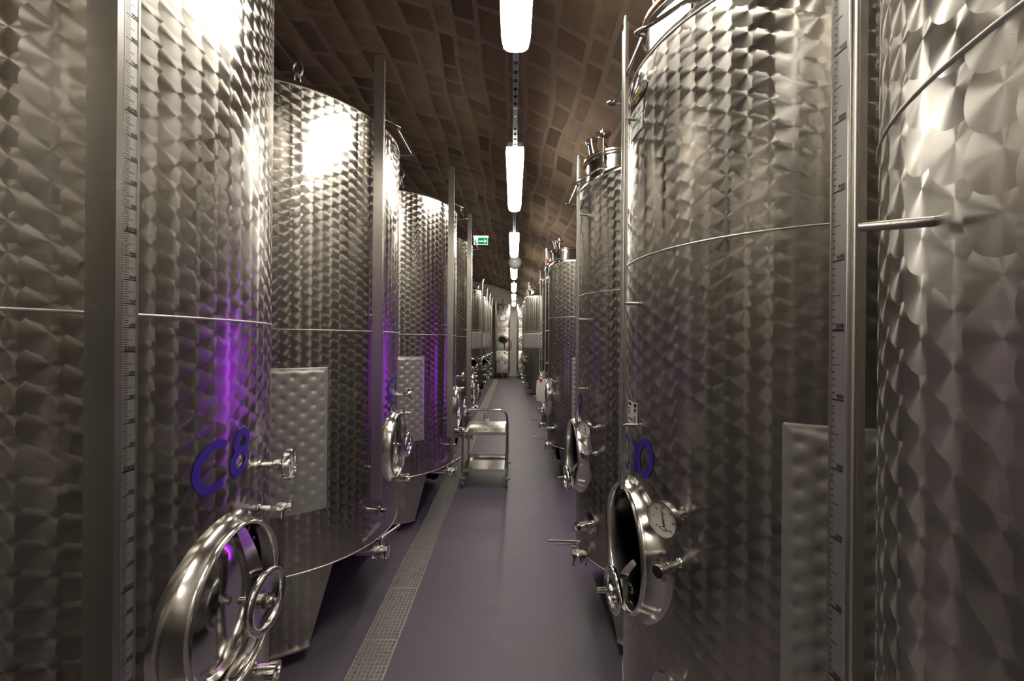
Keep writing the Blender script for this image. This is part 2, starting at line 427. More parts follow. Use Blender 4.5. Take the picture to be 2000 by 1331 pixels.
def thermo_face(T, L, r):
    mb = MB(); X = axis_x(T)
    mb.lathe([(0, L + 0.0035), (r * .9, L + 0.0035)], 40, X, 0)
    def P(x, y, dx=0.0045): return T @ Vector((L + dx, x, y))
    for k in range(31):      # graduation
        a = math.radians(225 - 270 * k / 30); r0 = r * (.83 if k % 5 else .78)
        d = Vector((math.cos(a), math.sin(a))); q = Vector((-d.y, d.x)) * 0.0004
        mb.poly([P(*(d * r0 - q)), P(*(d * r * .87 - q)), P(*(d * r * .87 + q)), P(*(d * r0 + q))], 1)
    for k, tx in enumerate(('-10', '0', '10', '20', '30', '40', '50')):
        a = math.radians(225 - 270 * k / 6)
        put_text(mb, tx, r * .17, lambda x, y, a=a: P(math.cos(a) * r * .66 + x, math.sin(a) * r * .66 - r * .06 + y), 1, 'c')
    put_text(mb, '°C', r * .16, lambda x, y: P(x, y + r * .25), 1, 'c')
    # maker's mark: a small lozenge under the pivot
    for (a0, b0) in ((0.0, 0),):
        lo = [(-.30, -.52), (0, -.40), (.30, -.52), (0, -.64)]
        for i in range(4):
            p, q = Vector(lo[i]) * r, Vector(lo[(i + 1) % 4]) * r; d = (q - p).normalized(); n_ = Vector((-d.y, d.x)) * 0.0009
            mb.poly([P(*(p - n_)), P(*(q - n_)), P(*(q + n_)), P(*(p + n_))], 1)
    # needle
    a = math.radians(104); d = Vector((math.cos(a), math.sin(a))); q = Vector((-d.y, d.x))
    mb.poly([P(*(d * -r * .38 - q * .0028), .0055), P(*(d * -r * .38 + q * .0028), .0055), P(*(d * r * .72 + q * .0006), .0055), P(*(d * r * .72 - q * .0006), .0055)], 1)
    mb.lathe([(0.004, L + 0.0035), (0.004, L + 0.007), (0, L + 0.007)], 12, X, 2)
    return mb.mesh('dial_face', ['dial', 'print', 'gasket'], 30)
def sample_valve(T, L=0.10):
    mb = MB(); X = axis_x(T)
    mb.lathe([(0.017, -0.004), (0.015, 0.004), (0.0095, 0.008), (0.0095, L * .4)], 16, X)
    hexprism(mb, X, 0.0175, L * .38, L * .55)
    mb.lathe([(0.013, L * .55), (0.015, L * .58), (0.015, L * .84), (0.012, L * .86), (0.012, L * .9), (0.0185, L * .91), (0.0185, L), (0, L)], 20, X)
    mb.tube([(L * .7, 0, -0.01), (L * .7, 0, -0.036)], 0.0055, 10, T=T)
    return mb.mesh('sample_valve', ['chrome'], 40)
def threaded_outlet(T, L=0.1, r=0.026, plate=0.0):
    mb = MB(); X = axis_x(T)
    if plate: mb.lathe([(0, 0.002), (plate, 0.0), (plate, 0.004), (r, 0.006)], 32, X)
    mb.lathe([(r * .85, -0.005), (r * .85, L * .3), (r * 1.15, L * .3), (r * 1.15, L * .42), (r * .9, L * .44)], 24, X)
    pr = []; k = 9
    for i in range(k): pr += [(r * .9, L * (.44 + .36 * i / k)), (r * 1.0, L * (.44 + .36 * (i + .5) / k))]
    mb.lathe(pr, 24, X)
    mb.lathe([(r * .9, L * .8), (r * 1.12, L * .8), (r * 1.12, L), (r * .75, L), (r * .7, L * .93), (0, L * .93)], 24, X)
    return mb.mesh('threaded_outlet', ['chrome'], 30)
def drain_valve(T, s):
    # T: x out of the tank; butterfly valve on the outlet pipe
    mb = MB(); X = axis_x(T); r = 0.028
    mb.lathe([(r, -0.30), (r, 0.0), (0.040, 0.0), (0.044, 0.006), (0.040, 0.014), (0.034, 0.016), (0.034, 0.03), (0.044, 0.032), (0.046, 0.05), (0.044, 0.066), (0.034, 0.068), (0.034, 0.078), (0.041, 0.08), (0.044, 0.088), (0.041, 0.094), (0.036, 0.096), (0, 0.097)], 24, X)
    for q in (0.01, 0.088): mb.box((q - .012, -.006, .036), (q + .012, .006, .056), T); mb.lathe([(0, .04), (.007, .04), (.007, .07), (0, .07)], 8, T @ Matrix.Translation((q, .012, -.1)))
    mb.lathe([(0.014, 0.03), (0.014, 0.075), (0.018, 0.075), (0.018, 0.088), (0, 0.088)], 14, T @ Matrix.Translation((0.05, 0, 0)))
    return mb.mesh('drain_valve', ['chrome'], 40)
def valve_lever(T, L=0.2, ang=0.0):
    mb = MB(); Q = T @ Matrix.Translation((0.05, 0, 0.084)) @ Matrix.Rotation(ang, 4, 'Z')
    mb.tube([(0, 0, 0), (0.05, 0, 0.004), (L, 0, 0.012)], [0.011, 0.009, 0.0085], 10, T=Q)
    mb.tube([(0.02, 0.0, -0.014), (L * .8, 0.0, -0.016)], 0.004, 6, T=Q)
    return mb.mesh('valve_lever', ['chrome'], 40)
def shell_mesh(R, z0, z1, door_a, door_z, n=120, mat='swirl'):
    zs = [z0]; z = z0
    dlo, dhi = door_z - 0.3, door_z + 0.3
    for q in [z0 + (dlo - z0) * .5] if dlo > z0 + .05 else []: zs.append(q)
    k = 28
    for i in range(k + 1):
        q = dlo + (dhi - dlo) * i / k
        if q > zs[-1] + 1e-3: zs.append(q)
    for i in range(1, 5): zs.append(dhi + (z1 - dhi) * i / 4)
    def skip(a, b_, za, zb):
        for aa in (a, b_):
            d = (aa - door_a + PI) % (2 * PI) - PI
            for zz in (za, zb):
                if (R * math.sin(d) / 0.197) ** 2 + ((zz - door_z) / 0.235) ** 2 > 1 or abs(d) > 1: return False
        return True
    mb = MB(); mb.lathe([(R, q) for q in zs], n, uvr=R, skip=skip)
    return mb.mesh('shell', [mat], 60)
def top_mesh(R, z1, rise=0.22, lip=0.045):
    mb = MB(); pr = []
    for i in range(7):
        a = PI / 2 * i / 6; pr.append((R - lip + lip * math.cos(a) + .002 * (i == 0), z1 + lip * math.sin(a)))
    pr.append((0.12, z1 + lip + rise)); pr.append((0, z1 + lip + rise + 0.01))
    mb.lathe(pr, 96)
    return mb.mesh('tank_top', ['steel'], 50)
def bead(R, z, name, r=0.0035, a0=0, a1=2 * PI, dr=0.001):
    mb = MB()
    mb.lathe([(R - .001, z - r), (R + dr + r * .4, z - r * .6), (R + dr + r * .7, z), (R + dr + r * .4, z + r * .6), (R - .001, z + r)], 96, a0=a0, a1=a1)
    return mb.mesh(name, ['bead'], 80)
def jacket_mesh(R, a0, a1, z0, z1, cs=0.05, rs=0.08):
    # pillow-plate cooling jacket: spot welds pulled in, sheet blown out between
    W = abs(a1 - a0) * R; H = z1 - z0; st = 0.0055
    nx, nz = int(W / st), int(H / st); mb = MB(); ids = []
    for j in range(nz + 1):
        row = []
        for i in range(nx + 1):
            x = W * i / nx; z = H * j / nz
            e = min(x, W - x, z, H - z)
            d = 1e9
            k0 = round(x / cs)
            for k in (k0 - 1, k0, k0 + 1):
                off = 0.5 * rs * (k % 2)
                q = round((z - off) / rs)
                d = min(d, math.hypot(x - k * cs, z - (q * rs + off)))
            b_ = 1 - math.exp(-(max(d - .004, 0) / 0.011) ** 1.2)
            if d < 0.0045: b_ += 0.16
            ed = min(max((e - 0.008) / 0.025, 0), 1); ed = ed * ed * (3 - 2 * ed)
            h = 0.002 + 0.0075 * b_ * ed
            if i in (0, nx) or j in (0, nz): h = -0.001
            a = a0 + (a1 - a0) * i / nx; r = R + h
            row.append(mb.vert((r * math.cos(a), r * math.sin(a), z0 + z)))
        ids.append(row)
    flip = a1 < a0
    for j in range(nz):
        for i in range(nx):
            f = [ids[j][i], ids[j][i + 1], ids[j + 1][i + 1], ids[j + 1][i]]
            mb.face(f[::-1] if flip else f)
    return mb.mesh('cooling_jacket', ['jacket'], 60)
def leg_mesh(R, z0, zb, ac, ht, hb):
    # sheet leg following the shell, narrower at the foot, with a flanged lower edge
    mb = MB(); n = 14
    def row(z, half, r): return [mb.vert((r * math.cos(ac + half * (2 * i / n - 1)), r * math.sin(ac + half * (2 * i / n - 1)), z)) for i in range(n + 1)]
    def uvf(half, z): return [((ac + half * (2 * i / n - 1)) * R, z) for i in range(n + 1)]
    zm = z0 - 0.02
    o0, o1 = row(z0, ht, R), row(zb, hb, R); i0, i1 = row(z0, ht, R - .012), row(zb, hb, R - .012)
    uo0, uo1 = uvf(ht, z0), uvf(hb, zb)
    for i in range(n):
        mb.face([o1[i], o1[i + 1], o0[i + 1], o0[i]], 0, [uo1[i], uo1[i + 1], uo0[i + 1], uo0[i]])
        mb.face([i0[i], i0[i + 1], i1[i + 1], i1[i]], 0)
    mb.face([o0[0], i0[0], i1[0], o1[0]]); mb.face([o1[n], i1[n], i0[n], o0[n]])
    for i in range(n): mb.face([i1[i], i1[i + 1], o1[i + 1], o1[i]])
    # flange
    f0, f1 = row(zb, hb, R + .012), row(zb, hb, R - .07); g0, g1 = row(zb - .008, hb, R + .012), row(zb - .008, hb, R - .07)
    for i in range(n):
        mb.face([f0[i], f0[i + 1], f1[i + 1], f1[i]], 1); mb.face([g1[i], g1[i + 1], g0[i + 1], g0[i]], 1)
        mb.face([g0[i], g0[i + 1], f0[i + 1], f0[i]], 1); mb.face([f1[i], f1[i + 1], g1[i + 1], g1[i]], 1)
    mb.face([f0[0], f1[0], g1[0], g0[0]], 1); mb.face([g0[n], g1[n], f1[n], f0[n]], 1)
    return mb.mesh('leg', ['swirl', 'steel'], 40)
def foot_mesh(R, zb, ac):
    mb = MB(); T = Matrix.Translation(((R - .035) * math.cos(ac), (R - .035) * math.sin(ac), 0))
    mb.lathe([(0, 0.0), (0.036, 0.0), (0.036, 0.005), (0.02, 0.013), (0.011, 0.026), (0.009, 0.03), (0.009, zb), (0, zb)], 24, T)
    return mb.mesh('adjustable_foot', ['chrome'], 30)
def ladder_rail(R, z, xo, half, yc=0.0, mir=1):
    mb = MB(); r = 0.0075
    def surf(y): return math.sqrt(R * R - y * y)
    p0, p1 = yc - half, yc + half
    for sy, y in ((-1, p0), (1, p1)):
        pass
    path = [(surf(p0) - .12, p0, z + .10), (surf(p0) - .07, p0, z + .095), (xo - .03, p0, z + .03), (xo + .02, p0, z), (xo + .026, p0 + .008, z), (xo + .02, p0 + .014, z), (xo, p0 + .016, z), (xo, p1 - .016, z), (xo + .02, p1 - .014, z), (xo + .026, p1 - .008, z), (xo + .02, p1, z), (xo - .01, p1, z), (surf(p1) - .01, p1, z + .0)]
    if mir < 0: path = [(p[0], 2 * yc - p[1], p[2]) for p in path]
    mb.tube(path, r, 8)
    return mb.mesh('ladder_rail', ['chrome'], 50)
# level gauges
def gauge_big(zb, zt):
    mb = MB()   # outer corner at the origin of the part, channel runs up
    x0, x1, y0 = -0.06, 0.0, 0.0
    mb.box((x0, y0, zb), (x1, y0 + .006, zt)); mb.box((x0, y0 + .006, zb), (x0 + .005, y0 + .052, zt))
    mb.box((x1 - .006, y0 + .006, zb), (x1, y0 + .013, zt)); mb.box((x1 - .016, y0 + .052, zb), (x1 - .008, y0 + .056, zt))
    return mb.mesh('level_gauge', ['rail_steel'], 0)
def gauge_big_tube(zb, zt):
    mb = MB(); mb.lathe([(0.0055, zb - .08), (0.0055, zt)], 12, Matrix.Translation((-0.012, 0.0185, 0)))
    return mb.mesh('sight_tube', ['glass'], 50)
def gauge_big_plate(zb, zt):
    mb = MB(); mb.box((-.012, .024, zb + .01), (-.0095, .0525, zt - .01)); return mb.mesh('scale_plate', ['scale'], 0)
def gauge_big_marks(zb, zt, vz, base, step, bold_every=500):
    mb = MB(); x = -.0091
    v = math.ceil((zb + .03 - vz) / step * 100 / 10) * 10
    def P(y, z): return Vector((x, y, z))
    while True:
        z = vz + v / 100 * step; V = base + v
        if z > zt - .05: break
        if V % bold_every == 0: L, t = .026, .0016
        elif V % 100 == 0: L, t = .026, .0009
        elif V % 50 == 0: L, t = .0185, .0005
        else: L, t = .011, .0005
        y0 = .0255
        mb.poly([P(y0, z - t), P(y0 + L, z - t), P(y0 + L, z + t), P(y0, z + t)])
        if V % 100 == 0:
            tx = str(V) if V % bold_every == 0 else str(V % 1000)
            sz = .0125 if V % bold_every == 0 else .0100
            put_text(mb, tx, sz, lambda a, b_: P(.0515 + a, z + .0018 + b_), 0, 'r', .82)
        v += 10
    return mb.mesh('scale_marking', ['print'], 0)
def gauge_small(zb, zt):
    mb = MB()    # x out, +y to the camera side; rounded profile with a plate beside it
    mb.tube([(-.001, .0165, zb), (-.001, .0165, zt - .012), (-.004, .0165, zt)], .0055, 14)
    mb.box((-.013, .0110, zb), (-.005, .0215, zt - .02))
    mb.box((-.004, -.0145, zb), (.0015, -.0125, zt - .03))
    return mb.mesh('level_gauge', ['rail_steel'], 40)
def gauge_small_plate(zb, zt):
    mb = MB(); mb.box((-.003, -.0125, zb + .01), (-.0005, .0105, zt - .03)); return mb.mesh('scale_plate', ['scale'], 0)
def gauge_small_marks(zb, zt, vz, step):
    mb = MB(); x = -.0002
    def P(y, z): return Vector((x, y, z))
    v = math.ceil((zb + .05 - vz) / step * 10) * 10
    while True:
        z = vz + v / 100 * step; V = 2500 + v
        if z > zt - .06: break
        if V % 500 == 0: L, t = .0175, .0013
        elif V % 100 == 0: L, t = .0175, .0009
        elif V % 50 == 0: L, t = .0115, .0005
        else: L, t = .0035, .0006
        y0 = -.0115
        mb.poly([P(y0, z - t), P(y0 + L, z - t), P(y0 + L, z + t), P(y0, z + t)])
        if V % 100 == 0:
            q = V % 1000; tx = str(q) if q else '1000'
            put_text(mb, tx, .0088 if q == 500 else .0075, lambda a, b_: P(.0062 + a, z + .002 + b_), 0, 'r', .85)
        v += 10
    return mb.mesh('scale_marking', ['print'], 0)
def gauge_bracket(p, q, r=.006, name='gauge_bracket'):
    mb = MB(); mb.tube([p, (Vector(p) + Vector(q)) / 2, q], [r, r, r * .86], 10)
    return mb.mesh(name, ['rail_steel'], 50)
def gauge_foot(p_tank, p_g, zt):
    # pipe from the tank to the gauge with a small stop valve
    mb = MB(); a = Vector(p_tank); b_ = Vector(p_g)
    d = (b_ - a).normalized()
    mb.tube([a, b_ + d * .035], .009, 10); mb.tube([b_, Vector((b_.x, b_.y, zt))], .008, 10)
    T = Matrix.Translation(b_)
    mb.lathe([(0, -.035), (.012, -.035), (.014, -.02), (.014, .018), (.02, .018), (.02, .026), (.008, .028)], 14, T)
    mb.lathe([(.012, .02), (.016, .02), (.016, .045), (.012, .048), (0, .048)], 14, T @ (Vector((1, 0, 0)).rotation_difference(d).to_matrix().to_4x4()) @ Matrix.Rotation(PI / 2, 4, 'Y'))
    return mb.mesh('gauge_valve', ['chrome'], 40)
def badge_mesh(R, z, ang, w_, h):
    mb = MB(); n = 36
    def P(x, y, d=.003): a = ang + x / R; return Vector(((R + d) * math.cos(a), (R + d) * math.sin(a), z + y))
    pts = [P(w_ / 2 * math.cos(2 * PI * i / n), h / 2 * math.sin(2 * PI * i / n)) for i in range(n)]
    rim = [P(w_ / 2 * math.cos(2 * PI * i / n), h / 2 * math.sin(2 * PI * i / n), -.001) for i in range(n)]
    mb.rings([rim, pts]); mb.face([mb.vert(p) for p in pts])
    for sgn in (1, -1):
        mb.face([mb.vert(P(w_ * .30 * math.cos(2 * PI * i / 14) * .5, sgn * h * .31 + h * .09 * math.sin(2 * PI * i / 14), .0036)) for i in range(14)], 2)
    put_text(mb, 'SPEIDEL', h * .42, lambda x, y: P(x, y - h * .15, .004), 1, 'c', .95)
    return mb.mesh('maker_badge', ['badge', 'yellow', 'white'], 0)
def plate_mesh(R, z, ang, w_, h, kind):
    mb = MB(); n = 6
    def P(x, y, d=.002): a = ang + x / R; return Vector(((R + d) * math.cos(a), (R + d) * math.sin(a), z + y))
    for i in range(n):
        xa, xb = -w_ / 2 + w_ * i / n, -w_ / 2 + w_ * (i + 1) / n
        mb.poly([P(xa, -h / 2), P(xb, -h / 2), P(xb, h / 2), P(xa, h / 2)], 0)
    if kind == 'volume':
        put_text(mb, '2500 Ltr.', h * .62, lambda x, y: P(x, y - h * .22, .0028), 1, 'c', .8)
    elif kind == 'dealer':
        for k in range(9):
            x = -.25 + .075 * k; t = (.26, .2, .3, .2, .26, .2, .2, .3, .24)[k]
            mb.poly([P(x * w_, .1 * h, .0028), P((x + .05) * w_, .1 * h, .0028), P((x + .055) * w_, (.1 + t) * h, .0028), P((x + .02) * w_, (.1 + t) * h, .0028)], 2)
        mb.poly([P(-w_ * .3, -h * .06, .0028), P(w_ * .4, -h * .06, .0028), P(w_ * .4, 0, .0028), P(-w_ * .3, 0, .0028)], 3)
        for k in range(3): mb.poly([P(-w_ * .4, -h * (.2 + .1 * k), .0028), P(w_ * .3, -h * (.2 + .1 * k), .0028), P(w_ * .3, -h * (.18 + .1 * k), .0028), P(-w_ * .4, -h * (.18 + .1 * k), .0028)], 1)
    else:
        for (x, y, l, t) in ((-.42, .3, .35, .12), (-.42, .12, .25, .06), (-.42, .0, .22, .06), (-.42, -.12, .18, .06), (.2, .3, .22, .14), (.22, .1, .18, .12)):
            mb.poly([P(x * w_, y * h, .0028), P((x + l) * w_, y * h, .0028), P((x + l) * w_, (y + t) * h, .0028), P(x * w_, (y + t) * h, .0028)], 1)
        for k in range(22):
            x = -.42 + .026 * k
            mb.poly([P(x * w_, -.36 * h, .0028), P((x + .012) * w_, -.36 * h, .0028), P((x + .012) * w_, -.22 * h, .0028), P(x * w_, -.22 * h, .0028)], 1)
        put_text(mb, '5', h * .4, lambda x, y: P(x + w_ * .3, y - h * .38, .0028), 1, 'c', 1.0)
    return mb.mesh({'volume': 'volume_plate', 'dealer': 'dealer_plate'}.get(kind, 'label_sticker'), ['white', 'print', 'green_print', 'red'], 0)
def hatch_neck(x, r, za, zb):
    mb = MB(); T = Matrix.Translation((x, 0, 0))
    mb.lathe([(r + .02, za), (r + .004, za + .03), (r, za + .05), (r, zb - .02), (r + .012, zb - .012), (r + .012, zb)], 56, T)
    mb.box((r - .002, -.003, za), (r + .0015, .003, zb - .02), T @ Matrix.Rotation(1.15, 4, 'Z'))
    return mb.mesh('hatch_neck', ['steel'], 40)
def hatch_lid(x, r, zb):
    mb = MB(); T = Matrix.Translation((x, 0, 0))
    mb.lathe([(r + .012, zb), (r + .02, zb + .002), (r + .02, zb + .012), (r + .005, zb + .018), (r * .5, zb + .05), (0, zb + .058)], 56, T, 0)
    mb.lathe([(r + .011, zb - .002), (r + .0208, zb - .0015), (r + .0208, zb + .0015), (r + .011, zb + .002)], 56, T, 1)
    return mb.mesh('hatch_lid', ['steel', 'gasket'], 40)
def hatch_fittings(x, r, zb, s):
    mb = MB()
    T = Matrix.Translation((x + r * .72, 0, zb + .01)) @ Matrix.Rotation(.18, 4, 'Y')
    mb.lathe([(.028, 0), (.028, .125), (.038, .128), (.04, .145), (.032, .155), (0, .155)], 20, T)
    return mb.mesh('pressure_valve', ['chrome'], 40)
def hatch_clamp(x, r, zb, s):
    mb = MB(); Q = Matrix.Rotation(s * .95, 4, 'Z')
    T = Matrix.Translation((x, 0, 0)) @ Q @ Matrix.Translation((r + .02, 0, 0))
    mb.tube([(0, 0, zb - .07), (0, 0, zb + .1)], .008, 10, T=T); mb.box((-.02, -.014, zb - .03), (.012, .014, zb - .012), T)
    mb.tube([(-.06, .0, zb + .04), (0, 0, zb + .055)], .01, 8, T=T)
    mb.lathe([(0, zb + .085), (.03, zb + .088), (.046, zb + .098), (.046, zb + .108), (.02, zb + .116), (.018, zb + .135), (0, zb + .138)], 20, T)
    return mb.mesh('lid_clamp', ['chrome'], 40)
def lifting_eye(x, y, z):
    mb = MB(); T = Matrix.Translation((x, y, z))
    mb.tube([(0, .038 * math.cos(2 * PI * i / 20), .05 + .05 * math.sin(2 * PI * i / 20)) for i in range(20)], .009, 8, True, T=T)
    mb.tube([(.03 * math.cos(2 * PI * i / 20), 0, .125 + .045 * math.sin(2 * PI * i / 20)) for i in range(20)], .008, 8, True, T=T)
    mb.box((-.03, -.03, -.03), (.03, .03, .004), T)
    return mb.mesh('lifting_eye', ['satin'], 50)
def bottom_mesh(R, z0):
    mb = MB(); mb.lathe([(R, z0 + .004), (R - .01, z0 - .004), (R * .5, z0 - .03), (0.0, z0 - .045)], 72)
    return mb.mesh('tank_bottom', ['dark_steel'], 60)
# ------------------------------------------------------------------ tank prototypes: lists of (name, mesh, loc, rot, [sub-parts])
D2R = math.radians
def tank_spec(kind):
    P = []
    def add(name, me, subs=(), loc=(0, 0, 0), rot=0.0): P.append([name, me, loc, rot, list(subs)])
    if kind == 'big':
        R, z0, z1, s, dz, da = 0.72, 0.50, 3.19, -1, 1.06, 0.0
        add('shell', shell_mesh(R, z0, z1, da, dz, 132)); add('tank_top', top_mesh(R, z1))
        add('lifting_eye', lifting_eye(.19, -.30, z1 + .18))
        add('weld_seam', bead(R, 1.85, 'weld_seam')); add('rim_seam', bead(R, z1, 'rim_seam'))
        add('tank_bottom', bottom_mesh(R, z0)); add('bottom_seam', bead(R, z0, 'bottom_seam', .005))
        add('cooling_jacket', jacket_mesh(R, D2R(-112), D2R(-46), .83, 1.64))
        for ac in (-75, 75, 180): add('leg', leg_mesh(R, z0, .085, D2R(ac), D2R(32), D2R(22)), [('adjustable_foot', foot_mesh(R, .085, D2R(ac)))])
        T = frame(da, R, dz)
        add('manway_neck', manway_neck(R, T), [('manway_lid', manway_lid(T, False)), ('clamp_yoke', yoke(T, False)), ('spindle', spindle(T @ Matrix.Translation((0, .015, 0)), .03, .135)), ('handwheel', wheel(T @ Matrix.Translation((.105, .015, 0))))])
        T = frame(D2R(15), R, 1.385)
        add('thermometer', thermo_stem(T, .085), [('dial_case', thermo_case(T, .085, .05)), ('dial_face', thermo_face(T, .085, .05))])
        add('sample_valve', sample_valve(frame(D2R(14), R, 1.25), .10))
        add('threaded_outlet', threaded_outlet(frame(D2R(6), R, .80), .10, .026))
        T = Matrix.Translation((.68, -.26, .445))
        add('drain_valve', drain_valve(T, s), [('valve_lever', valve_lever(T, .17, D2R(65)))])
        zb, zt = .81, 3.56
        ss = [('scale_plate', gauge_big_plate(zb, zt)), ('scale_marking', gauge_big_marks(zb, zt, 1.8, 2567 - 7, .0484)), ('sight_tube', gauge_big_tube(zb, zt))]
        for z in (1.0, 1.95, 2.95): ss.append(('gauge_bracket', gauge_bracket((-.09, .035, z), (-.058, .02, z))))
        ss.append(('gauge_valve', gauge_foot((-.11, .04, .735), (-.012, .0185, .735), .80)))
        add('level_gauge', gauge_big(zb, zt), ss, (.748, -.342, 0))
        add('maker_badge', badge_mesh(R, 3.125, 0.0, .15, .062))
        add('ladder_rail', ladder_rail(R, 3.19, .785, .20, .0))
    elif kind == 'small':
        R, z0, z1, s, dz, da = 0.545, 0.45, 2.79, 1, 1.055, D2R(5)
        add('shell', shell_mesh(R, z0, z1, da, dz, 120)); add('tank_top', top_mesh(R, z1, .12))
        add('weld_seam', bead(R, 2.098, 'weld_seam')); add('rim_seam', bead(R, z1, 'rim_seam'))
        add('tank_bottom', bottom_mesh(R, z0)); add('bottom_seam', bead(R, z0, 'bottom_seam', .005))
        add('cooling_jacket', jacket_mesh(R, D2R(125), D2R(58), .83, 1.595, .05, .06))
        for ac in (72, -72, 180): add('leg', leg_mesh(R, z0, .085, D2R(ac), D2R(34), D2R(24)), [('adjustable_foot', foot_mesh(R, .085, D2R(ac)))])
        T = frame(da, R, dz)
        Tw = T @ Matrix.Translation((.0, -.02, -.17))
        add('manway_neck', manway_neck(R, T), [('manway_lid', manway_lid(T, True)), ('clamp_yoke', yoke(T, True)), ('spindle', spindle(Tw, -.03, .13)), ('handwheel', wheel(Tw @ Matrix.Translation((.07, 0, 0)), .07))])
        T = frame(D2R(31), R, 1.276)
        add('thermometer', thermo_stem(T, .085), [('dial_case', thermo_case(T, .085, .053)), ('dial_face', thermo_face(T, .085, .053))])
        add('sample_valve', sample_valve(frame(D2R(30), R, 1.118), .10))
        add('threaded_outlet', threaded_outlet(frame(D2R(26), R, .675), .115, .024, .065))
        T = Matrix.Translation((.50, .17, .445))
        add('drain_valve', drain_valve(T, s), [('valve_lever', valve_lever(T, .2, D2R(4)))])
        add('maker_badge', badge_mesh(R, 2.70, D2R(5), .15, .062))
        add('volume_plate', plate_mesh(R, 2.642, D2R(4), .115, .042, 'volume'))
        add('dealer_plate', plate_mesh(R, 2.59, D2R(3), .125, .055, 'dealer'))
        add('ladder_rail', ladder_rail(R, 2.76, .59, .19, .08, -1))
        add('hatch_neck', hatch_neck(.29, .2, z1 + .02, 3.0), [('hatch_lid', hatch_lid(.29, .2, 3.0)), ('pressure_valve', hatch_fittings(.29, .2, 3.0, s)), ('lid_clamp', hatch_clamp(.29, .2, 3.0, s))])
    elif kind == 'far':
        R, z0, z1, s, dz, da = 0.60, 0.40, 3.28, 1, 1.03, 0.0
        add('shell', shell_mesh(R, z0, z1, da, dz, 96, 'swirl_small')); add('tank_top', top_mesh(R, z1, .14))
        add('weld_seam', bead(R, 2.1, 'weld_seam')); add('rim_seam', bead(R, z1, 'rim_seam'))
        add('tank_bottom', bottom_mesh(R, z0))
        add('cooling_jacket', jacket_mesh(R, D2R(-130), D2R(130), 1.55, 2.05, .08, .08))
        for ac in (60, -60, 180): add('leg', leg_mesh(R, z0, .085, D2R(ac), D2R(14), D2R(9)), [('adjustable_foot', foot_mesh(R, .085, D2R(ac)))])
        T = frame(da, R, dz); Tw = T @ Matrix.Translation((.0, -.05, -.115))
        add('manway_neck', manway_neck(R, T), [('manway_lid', manway_lid(T, True)), ('clamp_yoke', yoke(T, True)), ('spindle', spindle(Tw, .02, .15)), ('handwheel', wheel(Tw @ Matrix.Translation((.115, 0, 0)), .07))])
        T = frame(D2R(28), R, 1.25)
        add('thermometer', thermo_stem(T, .085), [('dial_case', thermo_case(T, .085, .053)), ('dial_face', thermo_face(T, .085, .053))])
        add('sample_valve', sample_valve(frame(D2R(30), R, 1.1), .12))
        add('threaded_outlet', threaded_outlet(frame(D2R(10), R, .62), .12, .026))
        T = Matrix.Translation((.58, .1, .37))
        add('drain_valve', drain_valve(T, s), [('valve_lever', valve_lever(T, .2, D2R(10)))])
        add('maker_badge', badge_mesh(R, 3.2, 0, .16, .07))
        add('hatch_neck', hatch_neck(.25, .17, z1 + .02, 3.5), [('hatch_lid', hatch_lid(.25, .17, 3.5)), ('pressure_valve', hatch_fittings(.25, .17, 3.5, s)), ('lid_clamp', hatch_clamp(.25, .17, 3.5, s))])
    return P
# ==================================================================== structure
Y0, Y1 = -5.0, 20.3
VX, VZ, VR = -2.93, -2.36, 7.2
XR = 3.3; XL = 2 * VX - XR
aR = math.asin((XR - VX) / VR)
def vp(a, y, r=VR): return Vector((VX + r * math.sin(a), y, VZ + r * math.cos(a)))
# floor with a slot for the drain
GX0, GX1 = -0.887, -0.672
GY0, GY1 = 0.5, 18.8
mb = MB()
mb.box((XL, Y0, -.2), (GX0, Y1, 0)); mb.box((GX1, Y0, -.2), (XR, Y1, 0))
mb.box((GX0, Y0, -.2), (GX1, GY0, 0)); mb.box((GX0, GY1, -.2), (GX1, Y1, 0))
tag(link('floor', mb.mesh('floor', ['floor'], 0)), 'violet resin floor of the cellar aisle', kind='structure')
mb = MB()
mb.box((GX0, GY0, -.07), (GX1, GY1, -.055)); mb.box((GX0, GY0, -.1), (GX0 + .004, GY1, .001)); mb.box((GX1 - .004, GY0, -.1), (GX1, GY1, .001))
tag(link('drain_channel', mb.mesh('drain_channel', ['satin'], 0)), 'steel drain channel sunk in the floor', kind='structure')
# vault
n = 72; mb = MB(); ids = []
for i in range(n + 1):
    a = -aR + 2 * aR * i / n; ids.append([mb.vert(vp(a, Y0)), mb.vert(vp(a, Y1)), mb.vert(vp(a, Y0, VR + .3)), mb.vert(vp(a, Y1, VR + .3))])
for i in range(n):
    A, B = ids[i], ids[i + 1]
    mb.face([A[0], A[1], B[1], B[0]]); mb.face([B[2], B[3], A[3], A[2]])
ceiling = tag(link('ceiling', mb.mesh('ceiling', ['mortar'], 60)), 'barrel vault of brown rubble stone with pale mortar', kind='structure')
zs = vp(aR, 0).z
for nm, lo, hi in (('wall_right', (XR, Y0, 0), (XR + .3, Y1, zs + .3)), ('wall_left', (XL - .3, Y0, 0), (XL, Y1, zs + .3))):
    mb = MB(); mb.box(lo, hi); tag(link(nm, mb.mesh(nm, ['mortar'], 0)), kind='structure')
def end_wall(nm, y, mat, flip):
    mb = MB(); top = [vp(-aR + 2 * aR * i / 40, y, VR + .1) for i in range(41)]
    pts = [Vector((XL, y, 0))] + top + [Vector((XR, y, 0))]
    q = [p + Vector((0, .3 * flip, 0)) for p in pts]
    a = [mb.vert(p) for p in pts]; b_ = [mb.vert(p) for p in q]
    mb.face(a if flip > 0 else a[::-1]); mb.face(b_[::-1] if flip > 0 else b_)
    tag(link(nm, mb.mesh(nm, [mat], 0)), kind='structure')
